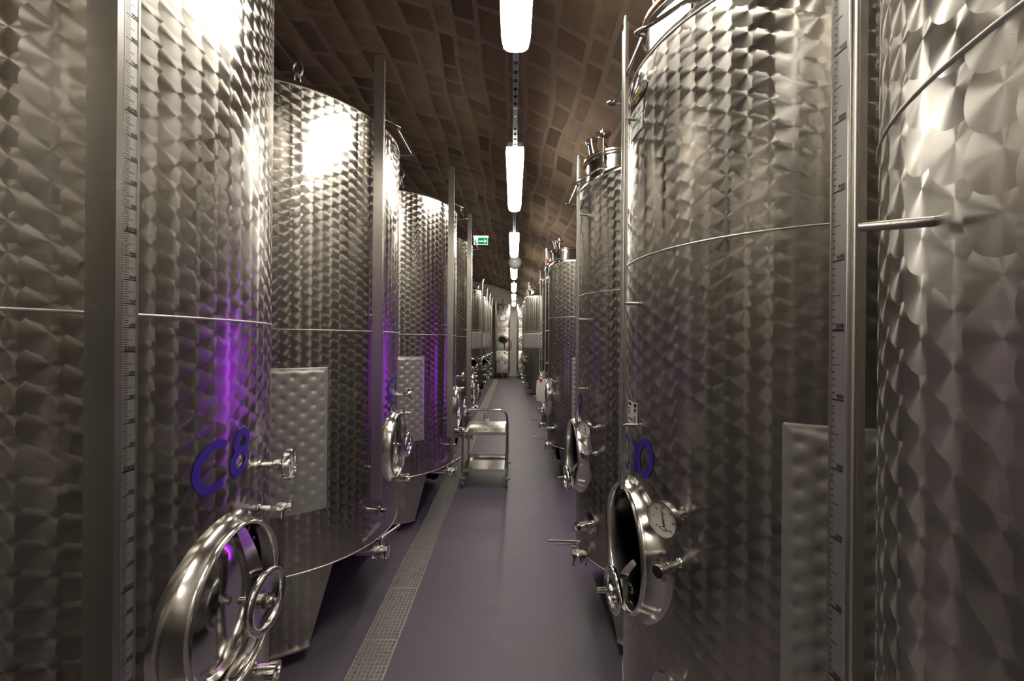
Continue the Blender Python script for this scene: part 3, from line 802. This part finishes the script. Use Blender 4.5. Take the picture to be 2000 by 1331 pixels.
end_wall('wall_back', Y1, 'plaster', 1); end_wall('wall_front', Y0, 'plaster', -1)
# vault stones
def to_px(p):
    d = p - Vector((0, 0, CAM_H)); z = d.dot(fw)
    if z < .05: return None
    return (1000 + F_PX * d.dot(rt) / z, 665.5 - F_PX * d.dot(up) / z, z)
rs = random.Random(11)
TINTS = [(.19, .12, .07), (.19, .125, .075), (.14, .09, .055), (.215, .15, .092), (.12, .07, .042), (.175, .12, .08), (.24, .175, .115), (.155, .095, .055)]
stones = []
a = math.asin((-6.0 - VX) / VR); a_end = math.asin((2.9 - VX) / VR)
edges = [a]
while edges[-1] < a_end: edges.append(edges[-1] + rs.uniform(.20, .33) / VR)
for ci in range(len(edges) - 1):
    y = .3 + rs.uniform(0, .3); skew = rs.uniform(-.03, .03)
    ph = rs.uniform(0, 6.28)
    while y < Y1 - .05:
        L = rs.uniform(.2, .48); y2 = min(y + L, Y1)
        if y2 - y > .1: stones.append((ci, y, y2, rs.uniform(-.035, .035), rs.uniform(-.035, .035), rs.choice(TINTS) if rs.random() > .045 else (.065, .032, .02)))
        y = y2
def wob(ci, y): return .035 * math.sin(y * 1.3 + ci * 2.1) / VR + .02 * math.sin(y * 3.7 + ci) / VR
def stone_geo(mb, st):
    ci, ya, yb, sa, sb, tint = st
    r2 = random.Random(int(ya * 1000) + ci * 77)
    g_ = r2.uniform(.010, .017)
    def edge_a(k, y): return edges[k] + wob(k, y)
    def pt(s_, t, off):
        # s_ across the course 0..1, t along 0..1, with joints skewed
        yy = ya + (yb - ya) * t + (sa * (1 - t) + sb * t) * (s_ - .5)
        lo, hi = edge_a(ci, yy), edge_a(ci + 1, yy)
        return vp(lo + (hi - lo) * s_, yy, VR - off)
    W = (edges[ci + 1] - edges[ci]) * VR; L = yb - ya
    gs, gt = g_ / W, g_ / L; cs_, ct = .055 / W, .055 / L
    proud = r2.uniform(.002, .009)
    S = [gs, gs + cs_ * .4, .5, 1 - gs - cs_ * .4, 1 - gs]; Tt = [gt, gt + ct * .4, .5, 1 - gt - ct * .4, 1 - gt]
    grid = []
    for i, s_ in enumerate(S):
        row = []
        for j, t in enumerate(Tt):
            ed = i in (0, 4) or j in (0, 4)
            corner = i in (0, 4) and j in (0, 4)
            s2, t2 = s_, t
            if corner: s2 += (.5 - s_) * .13 * r2.random(); t2 += (.5 - t) * .13 * r2.random()
            elif ed:
                if i in (0, 4): s2 += (.5 - s_) * .05 * r2.random()
                else: t2 += (.5 - t) * .05 * r2.random()
            row.append(mb.vert(pt(s2, t2, -.002 if ed else proud + r2.uniform(-.002, .002))))
        grid.append(row)
    for i in range(4):
        for j in range(4):
            mb.face([grid[i][j], grid[i][j + 1], grid[i + 1][j + 1], grid[i + 1][j]]); mb.col.append(tint)
vis = []
for st in stones:
    p = vp((edges[st[0]] + edges[st[0] + 1]) / 2, (st[1] + st[2]) / 2); q = to_px(p); sc_ = 0
    if q and 525 < q[0] < 1285 and -40 < q[1] < 580 and not (q[0] < 740 and q[1] > 210) and not (q[0] > 1225 and q[1] > 140) and not (q[0] < 885 and q[1] > 400) and not (q[0] < 780 and q[1] > 300):
        sc_ = (edges[st[0] + 1] - edges[st[0]]) * VR * (st[2] - st[1]) / (q[2] ** 2)
    vis.append((sc_, st))
vis.sort(key=lambda t: -t[0])
rest = MB(); rest.col = []
for k, (s_, st) in enumerate(vis):
    if k < 300 and s_ > 0:
        mb = MB(); mb.col = []; stone_geo(mb, st); link('stone', mb.mesh('stone', ['stone'], 60), ceiling)
    else: stone_geo(rest, st)
tag(link('far_stones', rest.mesh('far_stones', ['stone'], 60), ceiling), kind='stuff')
# ==================================================================== lights in the aisle
LZ = CAM_H + 1.68
def light_mesh():
    hz = MB(); L = 1.58; w2 = .078
    hz.rings([[Vector((x, 0 + y, z)) for x, z in ((-w2, .045), (-w2 * .8, .085), (w2 * .8, .085), (w2, .045))] for y in (0, L)], cap0=True, cap1=True)
    df = MB(); secs = []
    prof = [(-w2, .045), (-w2 - .004, .03), (-w2 * .92, -.012), (-w2 * .6, -.03), (0, -.034), (w2 * .6, -.03), (w2 * .92, -.012), (w2 + .004, .03), (w2, .045)]
    for y, k in ((0.0, .82), (.02, .96), (.06, 1.0), (L - .06, 1.0), (L - .02, .96), (L, .82)): secs.append([Vector((x * k, y, .045 + (z - .045) * (k if k > .9 else .7))) for x, z in prof])
    df.rings(secs, cap0=True, cap1=True)
    cl = MB(); cl.box((-.004, -.02, .02), (.004, .02, .06))
    return hz.mesh('housing', ['housing'], 30), df.mesh('diffuser', ['lamp'], 40), cl.mesh('clip', ['housing'], 0)
hm, dm, cm = light_mesh()
names = {0: 'lit strip lamp hung highest over the aisle, cut by the top edge', 1: 'lit strip lamp over the aisle, second from the camera', 2: 'lit strip lamp in front of the larger white globe',
         3: 'lit strip lamp just beyond the larger white globe', 4: 'lit strip lamp fifth along the aisle, small and far', 5: 'lit strip lamp above the smaller white globe', 6: 'lit strip lamp at the far end by the white wall', -1: 'lit strip lamp over the aisle behind the camera', -2: 'lit strip lamp at the near end wall behind the camera'}
LY = {k: .72 + 2.823 * k for k in range(-2, 7)}
for k, y in LY.items():
    e = tag(link('strip_light', None, loc=(0.0, y, LZ)), names[k], 'lamp', 'strip lamps over the aisle')
    link('housing', hm, e); link('diffuser', dm, e)
    for y_ in (.22, 1.36):
        for x_ in (-.079, .079): link('clip', cm, e, (x_, y_, 0))
# perforated rail in the gaps
def rail_mesh(L):
    mb = MB(); w2 = .0175
    mb.box((-w2, 0, 0), (w2, L, .003)); mb.box((-w2, 0, .003), (-w2 + .002, L, .03)); mb.box((w2 - .002, 0, .003), (w2, L, .03))
    sl = MB(); y = .05
    while y < L - .06:
        sl.box((-.0125, y, -.0015), (.0125, y + .03, .001)); sl.box((-.003, y + .042, -.0015), (.003, y + .048, .001)); sl.box((-.003, y + .056, -.0015), (.003, y + .062, .001)); y += .085
    return mb.mesh('mounting_rail', ['galv'], 0), sl.mesh('slots', ['hole_shade'], 0)
GAP = 2.823 - 1.58
rm, slm = rail_mesh(GAP)
rl = ['perforated metal rail between the two nearest strip lamps', 'perforated metal rail between the second and third strip lamps', 'perforated metal rail carrying the larger white globe', 'perforated metal rail between the fourth and fifth strip lamps', 'perforated metal rail between the fifth and sixth strip lamps', 'perforated metal rail carrying the smaller white globe']
for k in (0, 1, 3, 4):
    o = tag(link('mounting_rail', rm, loc=(0, LY[k] + 1.58, LZ + .03)), rl[k], 'rail', 'rails between the strip lamps')
    tag(link('slots', slm, o), kind='stuff')
    # hangers to the vault
    y = GAP / 2; zt = math.sqrt(VR ** 2 - (0 - VX) ** 2) + VZ
    mb = MB(); mb.tube([(0, y, .02), (0, y, zt - LZ - .02)], .004, 6); link('hanger_rod', mb.mesh('hanger_rod', ['galv'], 50), o)
    if k == 0:
        mb = MB(); mb.box((-.016, .62, -.014), (.016, .86, 0)); b_ = link('sensor_box', mb.mesh('sensor_box', ['housing'], 0), o)
        mb = MB(); mb.box((-.003, .71, -.0155), (.003, .718, -.013)); link('indicator_light', mb.mesh('indicator_light', ['led'], 0), b_)
def globe(y, d, z, label):
    e = tag(link('globe_lamp', None, loc=(.02, y, z)), label, 'globe lamp', 'white globes among the strip lamps')
    r = d / 2; mb = MB(); mb.lathe([(r * math.sin(PI * i / 24), -r * math.cos(PI * i / 24)) for i in range(23)] + [(r * .22, r * .97)], 40); link('globe', mb.mesh('globe', ['globe'], 80), e)
    mb = MB(); mb.lathe([(r * .26, r * .9), (r * .26, r * 1.12), (.01, r * 1.2), (.006, r * 1.25), (.006, .55), (0, .55)], 20); link('holder', mb.mesh('holder', ['housing'], 40), e)
globe(LY[2] + 1.58 + GAP / 2, .296, LZ - .0, 'larger unlit white globe lamp between strip lamps')
globe(LY[5] + 1.58 + GAP / 2, .28, LZ + .1, 'smaller unlit white globe lamp farther down the aisle')
# exit sign
e = tag(link('exit_sign', None, loc=(-.72, 8.6, 3.95)), 'green emergency exit sign with running figure and white arrow', 'sign')
mb = MB(); mb.box((-.15, -.012, -.084), (.15, .012, .075)); link('panel', mb.mesh('panel', ['exit_white'], 0), e)
mb = MB()
mb.box((-.062, -.0145, -.078), (.145, -.012, .062)); link('green_field', mb.mesh('green_field', ['exit_green'], 0), e)
mb = MB()
mb.box((-.16, -.02, .075), (.16, .02, .1)); link('lamp_bar', mb.mesh('lamp_bar', ['exit_lamp'], 0), e)
mb = MB()
for pts in ([(-.045, -.022), (.07, -.022), (.07, -.002), (-.045, -.002)], [(.06, -.05), (.075, -.05), (.13, -.012), (.075, .028), (.06, .028), (.10, -.012)]):
    mb.poly([Vector((x, -.0155, z)) for x, z in pts])
link('arrow', mb.mesh('arrow', ['exit_white'], 0), e)
mb = MB()
def fig(pts): mb.poly([Vector((x, -.0150, z)) for x, z in pts])
mb.box((-.145, -.0145, -.078), (-.066, -.0125, .062), mi=1)
fig([(-.112 + .010 * math.cos(2 * PI * i / 12), .036 + .010 * math.sin(2 * PI * i / 12)) for i in range(12)])
fig([(-.118, .022), (-.098, .018), (-.104, -.018), (-.122, -.014)]); fig([(-.1, .018), (-.08, .0), (-.084, -.006), (-.104, .008)]); fig([(-.118, .02), (-.138, .006), (-.134, -.002), (-.114, .01)])
fig([(-.106, -.018), (-.084, -.036), (-.088, -.066), (-.096, -.066), (-.096, -.04), (-.116, -.022)]); fig([(-.118, -.014), (-.124, -.044), (-.142, -.062), (-.136, -.068), (-.114, -.048), (-.108, -.02)])
link('running_figure', mb.mesh('running_figure', ['exit_green', 'exit_white'], 0), e)
zt = math.sqrt(VR ** 2 - (-.72 - VX) ** 2) + VZ - 3.95
mb = MB(); mb.tube([(0, 0, .1), (0, 0, zt - .03)], .005, 6); hg = mb.mesh('hanger', ['galv'], 50)
for s_ in (-.1, .1): link('hanger', hg, e, (s_, 0, 0))
# ==================================================================== tanks
SPEC = {k: tank_spec(k) for k in ('big', 'small', 'far')}
def place_tank(kind, loc, rot, label, group, skip=(), names_='wine_tank'):
    e = tag(link(names_, None, loc=(loc[0], loc[1], 0), rot=(0, 0, rot)), label, 'tank', group)
    for name, me, l, r_, subs in SPEC[kind]:
        if name in skip: continue
        o = link(name, me, e, l, (0, 0, r_))
        for sn, sm in subs:
            if sn in skip: continue
            link(sn, sm, o)
    return e
def small_gauge(e, lx, ly, R=.545, zb=1.2, zt=2.97, br=(1.5, 1.937, 2.6), zv=None, valve=False):
    key = (zb, zt)
    o = link('level_gauge', gauge_small(zb, zt), e, (lx, ly, 0))
    link('scale_plate', gauge_small_plate(zb, zt), o); link('scale_marking', gauge_small_marks(zb, zt, 1.816, .086), o)
    d = math.hypot(lx, ly); ux, uy = lx / d, ly / d; k = d - R + .004
    for z in br: link('gauge_bracket', gauge_bracket((-ux * k, .018 - uy * k, z), (-.004, .018, z)), o)
    return o
GL = 'large tanks in the row left of the drain'; GS = 'slim tanks in the row right of the aisle'; GF = 'tanks at the far end of the cellar'
e = place_tank('big', (-1.516, 1.107), 0, 'huge steel tank marked C8 in violet, nearest on the drain side', GL)
link('tank_number', number_mesh('C8', .72, .115, False), e, (0, 0, 1.455))
e = place_tank('big', (-1.563, 2.803), 0, 'large steel tank directly behind the one marked C8', GL)
link('tank_number', number_mesh('C7', .72, .115, False), e, (0, 0, 1.455))
e = place_tank('big', (-1.358, 4.372), 0, 'large steel tank standing level with the serving trolley', GL)
link('tank_number', number_mesh('C6', .72, .115, False), e, (0, 0, 1.455))
e = place_tank('big', (-1.34, 5.889), 0, 'large steel tank beside the green exit sign, fourth in its row', GL)
link('tank_number', number_mesh('C5', .72, .115, False), e, (0, 0, 1.455))
place_tank('big', (-1.52, -.62), 0, 'large steel tank beside the drain, standing behind the camera', GL)
# right row
e = place_tank('small', (.985, -.98), PI, 'slim steel tank right of the aisle, standing behind the camera', GS)
small_gauge(e, .598, .052, zb=1.27)
e = place_tank('small', (.981, .268), PI, 'steel tank nearest the camera on the right, cut by the picture edge', GS)
small_gauge(e, .581, -.222, zb=.9, zt=3.1, br=(1.937, 2.9))
e = place_tank('small', (.990, 1.503), PI, 'steel tank with violet number 10 and open manway, beside the aisle', GS)
small_gauge(e, .598, .052, zb=1.27)
link('tank_number', number_mesh('C10', .545, .118, True), e, (0, 0, 1.37), (0, 0, D2R(2)))
link('label_sticker', plate_mesh(.545, 1.535, D2R(2), .105, .085, 'sticker'), e)
e = place_tank('small', (.976, 2.693), PI, 'steel tank third from the camera on the right, lever pointing at the aisle', GS)
small_gauge(e, .578, .165, zb=1.27)
link('tank_number', number_mesh('C9', .545, .118, True), e, (0, 0, 1.37), (0, 0, D2R(2)))
link('label_sticker', plate_mesh(.545, 1.535, D2R(2), .08, .085, 'sticker'), e)
e = place_tank('small', (1.012, 5.38), PI, 'steel tank with thermometer beyond the passage on the right', GS)
small_gauge(e, .59, .0, zb=1.27)
e = place_tank('small', (1.02, 6.62), PI, 'steel tank topped by a white airlock with red collar', GS)
small_gauge(e, .59, .0, zb=1.27)
T = Matrix.Translation((.42, .03, 3.02)) @ Matrix.Rotation(.2, 4, 'Y')
mb = MB(); mb.lathe([(.02, 0), (.02, .07), (.034, .07), (.034, .12), (.024, .12)], 16, T, 1); mb.lathe([(.024, .12), (.03, .13), (.03, .26), (.022, .28), (.022, .32), (0, .32)], 16, T, 0)
link('airlock', mb.mesh('airlock', ['white', 'red'], 40), e)
# far tanks
for i, (y, lab) in enumerate(((12.0, 'far steel tank with an open black manway facing the camera'), (13.6, 'far steel tank next behind the one with the open manway'), (15.2, 'far steel tank third in the back row beside the drain'), (16.8, 'far steel tank last in the back row beside the drain'))):
    e = place_tank('far', (-1.575, y), D2R(-50) if i == 0 else D2R(-20), lab, GF)
    mb = MB(); mb.tube([(0, 0, .9), (0, 0, 3.5), (.02, .02, 3.62)], .028, 10); link('level_gauge', mb.mesh('level_gauge', ['rail_steel'], 50), e, (.66 * math.cos(.6), .66 * math.sin(.6), 0))
    if i == 0: link('label_sticker', plate_mesh(.6, 1.62, D2R(0), .1, .1, 'sticker'), e); link('tank_number', number_mesh('6', .6, .12, True), e, (0, 0, 1.42))
for i, (y, lab) in enumerate(((13.6, 'far steel tank with a broad cooling band, right of the aisle'), (15.3, 'far steel tank behind the one with the cooling band'), (17.0, 'far steel tank last on the right before the stacked tanks'))):
    e = place_tank('far', (.975, y), PI, lab, GF)
    mb = MB(); mb.lathe([(.018, 3.5), (.018, 3.58), (.03, 3.58), (.03, 3.63), (.02, 3.63), (.026, 3.64), (.026, 3.8), (0, 3.82)], 14, Matrix.Translation((.45, 0, 0)))
    link('airlock', mb.mesh('airlock', ['white'], 40), e)
# stacked three-chamber tanks closing the aisle (flat fronts, rounded corners)
def box_rings(mb, prof, hx, hy, rc):
    def ring(d, z):
        P = []
        for cx_, cy_, a0 in ((hx - rc, hy - rc, 0), (-hx + rc, hy - rc, 90), (-hx + rc, -hy + rc, 180), (hx - rc, -hy + rc, 270)):
            for i in range(7): a = math.radians(a0 + 90 * i / 6); P.append(Vector((cx_ + (rc + d) * math.cos(a), cy_ + (rc + d) * math.sin(a), z)))
        return P
    R_ = [ring(d, z) for d, z in prof]; n = len(R_[0])
    per = [0.0]
    for i in range(n): per.append(per[-1] + (R_[1][(i + 1) % n] - R_[1][i]).length)
    ids = [[mb.vert(p) for p in r] for r in R_]
    for q in range(len(prof) - 1):
        for i in range(n):
            j = (i + 1) % n
            mb.face([ids[q][i], ids[q][j], ids[q + 1][j], ids[q + 1][i]], 0, [(per[i], prof[q][1]), (per[i + 1], prof[q][1]), (per[i + 1], prof[q + 1][1]), (per[i], prof[q + 1][1])])
    return ids
def stacked(x, y, label, openmid, lab2):
    e = tag(link('stacked_tank', None, loc=(x, y, 0), rot=(0, 0, -PI / 2)), label, 'tank', 'stacked tanks at the end of the aisle')
    R = .44
    for k in range(3):
        z0 = .24 + 1.09 * k
        sh = MB(); box_rings(sh, [(-.02, z0), (0, z0 + .02), (0, z0 + 1.05), (-.015, z0 + 1.07), (-.015, z0 + 1.09)], R, .36, .1)
        s_ = link('chamber', sh.mesh('chamber', ['swirl_small'], 40), e)
        T = frame(0, R, z0 + .55 - .04 * k)
        nk = MB(); nk.rings([[T @ p for p in oval(ay, az, q, 36)] for ay, az, q in ((.268, .228, -.004), (.264, .224, .016), (.26, .22, .026), (.25, .21, .027), (.246, .206, .02), (.244, .204, .002))])
        link('door_ring', nk.mesh('door_ring', ['rail_steel'], 40), s_)
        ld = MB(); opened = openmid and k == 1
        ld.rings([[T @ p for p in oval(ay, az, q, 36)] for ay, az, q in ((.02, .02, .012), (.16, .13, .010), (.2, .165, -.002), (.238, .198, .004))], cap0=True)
        link('round_door', ld.mesh('round_door', ['hole_shade' if opened else 'swirl_dull'], 40), s_)  # open door is a black oval, painted for the dark inside of the chamber
        if not opened:
            cb = MB(); cb.box((.03, -.02, -.05), (.05, .02, .26), T); cb.box((.035, -.2, -.015), (.05, .2, .015), T); link('cross_bar', cb.mesh('cross_bar', ['chrome'], 0), s_)
            if not (k == 0 and lab2): pp = MB(); pp.box((.052, -.11, -.13), (.054, .11, .05), T); link('paper_card', pp.mesh('paper_card', ['paper'], 0), s_)
        vv = sample_valve(frame(0, R, z0 + .97) @ Matrix.Translation((0, -.12, 0)), .12); link('sample_valve', vv, s_)
        kn = MB(); kn.lathe([(0, 0), (.03, .0), (.03, .03), (0, .035)], 14, axis_x(frame(0, R + .0, z0 + .97) @ Matrix.Translation((0, .1, 0)))); link('red_knob', kn.mesh('red_knob', ['red'], 40), s_)
    tp = MB(); q_ = box_rings(tp, [(-.015, 3.5), (-.02, 3.53), (-.06, 3.55)], R, .36, .1); tp.face(q_[-1]); tp.lathe([(.03, 3.54), (.03, 3.72), (.045, 3.72), (.045, 3.76), (0, 3.76)], 14, Matrix.Translation((.2, 0, 0))); link('tank_top', tp.mesh('tank_top', ['steel'], 40), e)
    for a_ in (-38, 38, 180):
        lg = MB(); lg.box((-.03, -.03, 0), (.03, .03, .26), frame(D2R(a_), .34, 0)); link('leg', lg.mesh('leg', ['satin'], 0), e)
    gp = MB(); gp.tube([(R + .04, -.33, .8), (R + .04, -.33, 3.75)], .018, 8); link('level_gauge', gp.mesh('level_gauge', ['rail_steel'], 50), e)
    return e
stacked(-.52, 19.35, 'stack of three small steel chambers with middle door open, end of aisle', True, False)
stacked(.52, 19.35, 'stack of three small steel chambers, doors shut, half hidden at the end', False, True)
mb = MB(); P_ = []
for i in range(41):
    t = i / 40; a_ = 2 * PI * 1.6 * t + 1.2; P_.append((-.27 + .17 * math.cos(a_) + .03 * t, 18.72 - .03 * t, 1.62 + .27 * math.sin(a_) - .08 * t))
mb.tube(P_, .018, 8); mb.tube([(-.47, 18.86, 1.66), (-.40, 18.74, 1.74), P_[0]], .018, 8)
tag(link('hose', mb.mesh('hose', ['red_hose'], 60)), 'dark red hose looped from the open middle chamber door', 'hose')
# a paper hung on the fourth right-hand tank
mb = MB(); n_ = 6
rows = []
for i in range(n_ + 1):
    t = i / n_; rows.append([Vector((-.0 - .015 * math.sin(t * 3), y_, -.27 * t)) for y_ in (-.065, .0, .065)])
ids = [[mb.vert(p) for p in r_] for r_ in rows]; bk = [[mb.vert(p + Vector((.0015, 0, 0))) for p in r_] for r_ in rows]
for i in range(n_):
    for j in range(2): mb.face([ids[i][j], ids[i + 1][j], ids[i + 1][j + 1], ids[i][j + 1]]); mb.face([bk[i][j + 1], bk[i + 1][j + 1], bk[i + 1][j], bk[i][j]])
e = tag(link('paper_sheet', None, loc=(.36, 5.12, 1.29), rot=(0, 0, D2R(52))), 'white paper sheet hung on a valve by a pink clip', 'paper')
link('sheet', mb.mesh('sheet', ['paper'], 60), e)
mb = MB(); mb.box((-.008, -.02, -.025), (.008, .02, .02)); link('clip', mb.mesh('clip', ['tag'], 0), e)
# ==================================================================== drain grates
def grate():
    fr = MB(); W, L = GX1 - GX0 - .012, .497
    for x in (0, W - .004): fr.box((x, 0, -.025), (x + .004, L, 0))
    for y in (0, L - .004): fr.box((.004, y, -.025), (W - .004, y + .004, 0))
    br = MB(); nx, ny = 8, 18
    for i in range(1, nx): x = W * i / nx; br.box((x - .0013, .004, -.018), (x + .0013, L - .004, -.0005))
    for j in range(1, ny): y = L * j / ny; br.box((.004, y - .0011, -.012), (W - .004, y + .0011, -.0008))
    return fr.mesh('frame', ['bead'], 0), br.mesh('mesh_bars', ['bead'], 0)
fm, bm_ = grate()
y = .886
k = 0
while y + .5 < GY1:
    o = tag(link('drain_grate', fm, loc=(GX0 + .006, y, .0)), 'steel mesh grate panel set in the floor drain', 'grate', 'grate panels along the floor drain')
    tag(link('mesh_bars', bm_, o), kind='stuff'); y += .5; k += 1
# ==================================================================== serving trolley
TX0, TX1, TY0, TY1 = -.606, -.069, 4.86, 5.5
e = tag(link('serving_trolley', None, loc=((TX0 + TX1) / 2, (TY0 + TY1) / 2, 0)), 'two-tier stainless serving trolley on castors in the aisle', 'trolley')
hw, hd = (TX1 - TX0) / 2, (TY1 - TY0) / 2
def tub(pts, r=.014, n=10): mb = MB(); mb.tube(pts, r, n); return mb
for x_ in (-hw, hw): link('rear_post', tub([(x_, hd, .13), (x_, hd, .69)]).mesh('rear_post', ['chrome'], 50), e)
for y_ in (-hd,):
    pts = [(-hw, y_, .13), (-hw, y_, .86)] + [(-hw + .09 - .09 * math.cos(PI / 2 * i / 6), y_, .86 + .09 * math.sin(PI / 2 * i / 6)) for i in range(1, 7)] + [(hw - .09 + .09 * math.sin(PI / 2 * i / 6), y_, .86 + .09 * math.cos(PI / 2 * i / 6)) for i in range(0, 6)] + [(hw, y_, .86), (hw, y_, .13)]
    link('frame', tub(pts).mesh('frame', ['chrome'], 50), e)
for z in (.635, .185):
    mb = MB(); x1, y1 = hw - .014, hd - .0; h = .045
    mb.box((-x1 + .02, -y1 + .02, z), (x1 - .02, y1 - .02, z + .003))
    R1 = [Vector(p) for p in ((-x1 + .02, -y1 + .02, z + .003), (x1 - .02, -y1 + .02, z + .003), (x1 - .02, y1 - .02, z + .003), (-x1 + .02, y1 - .02, z + .003))]
    R2 = [Vector(p) for p in ((-x1, -y1, z + h), (x1, -y1, z + h), (x1, y1, z + h), (-x1, y1, z + h))]
    R3 = [Vector(p) for p in ((-x1 - .012, -y1 - .012, z + h), (x1 + .012, -y1 - .012, z + h), (x1 + .012, y1 + .012, z + h), (-x1 - .012, y1 + .012, z + h))]
    R4 = [p - Vector((0, 0, .035)) for p in R3]
    mb.rings([R1, R2, R3, R4]); link('shelf', mb.mesh('shelf', ['steel'], 20), e)
for x_ in (-hw, hw):
    for y_ in (-hd, hd):
        mb = MB(); T = Matrix.Translation((x_, y_, 0))
        mb.lathe([(0, .145), (.012, .145), (.012, .128), (.045, .128), (.05, .122), (.05, .114), (.045, .108), (0, .108)], 24, T)
        bmp = link('bumper', mb.mesh('bumper', ['rubber'], 40), e)
        mb = MB()
        for q in (-.016, .013): mb.box((q, -.018, .045), (q + .003, .03, .108), T)
        mb.box((-.016, -.018, .1), (.016, .022, .108), T); link('caster_fork', mb.mesh('caster_fork', ['chrome'], 0), bmp)
        mb = MB(); mb.lathe([(0, -.012), (.03, -.012), (.046, -.011), (.05, -.006), (.05, .006), (.046, .011), (.03, .012), (0, .012)], 28, T @ Matrix.Translation((0, .014, .05)) @ Matrix.Rotation(PI / 2, 4, 'Y')); link('wheel', mb.mesh('wheel', ['rubber'], 40), bmp)
# wine glass on the top shelf
mb = MB(); prof = [(0, .0), (.034, .0), (.034, .002), (.012, .006), (.004, .012), (.0035, .085), (.008, .092), (.024, .105), (.035, .125), (.039, .15), (.036, .18), (.031, .208), (.0298, .208), (.0345, .18), (.0375, .15), (.0335, .127), (.022, .108), (0, .1)]
mb.lathe(prof, 36)
tag(link('wine_glass', mb.mesh('wine_glass', ['glass'], 50), loc=(-.345, 5.2, .6385)), 'clear stemmed wine glass on the upper trolley shelf', 'glass')
# ==================================================================== violet lamp in the side passage
e = tag(link('violet_tube_light', None, loc=(1.75, 4.88, 0)), 'upright violet light glowing in the side passage behind the tanks', 'lamp')
mb = MB(); mb.lathe([(0, .75), (.02, .75), (.02, 1.95), (0, 1.95)], 24); link('glow_tube', mb.mesh('glow_tube', ['purple_lamp'], 40), e)
mb = MB(); mb.lathe([(0, 0), (.14, 0), (.14, .02), (.03, .03), (.03, .75), (.055, .75), (.055, .77), (0, .77)], 24); link('stand', mb.mesh('stand', ['housing'], 40), e)
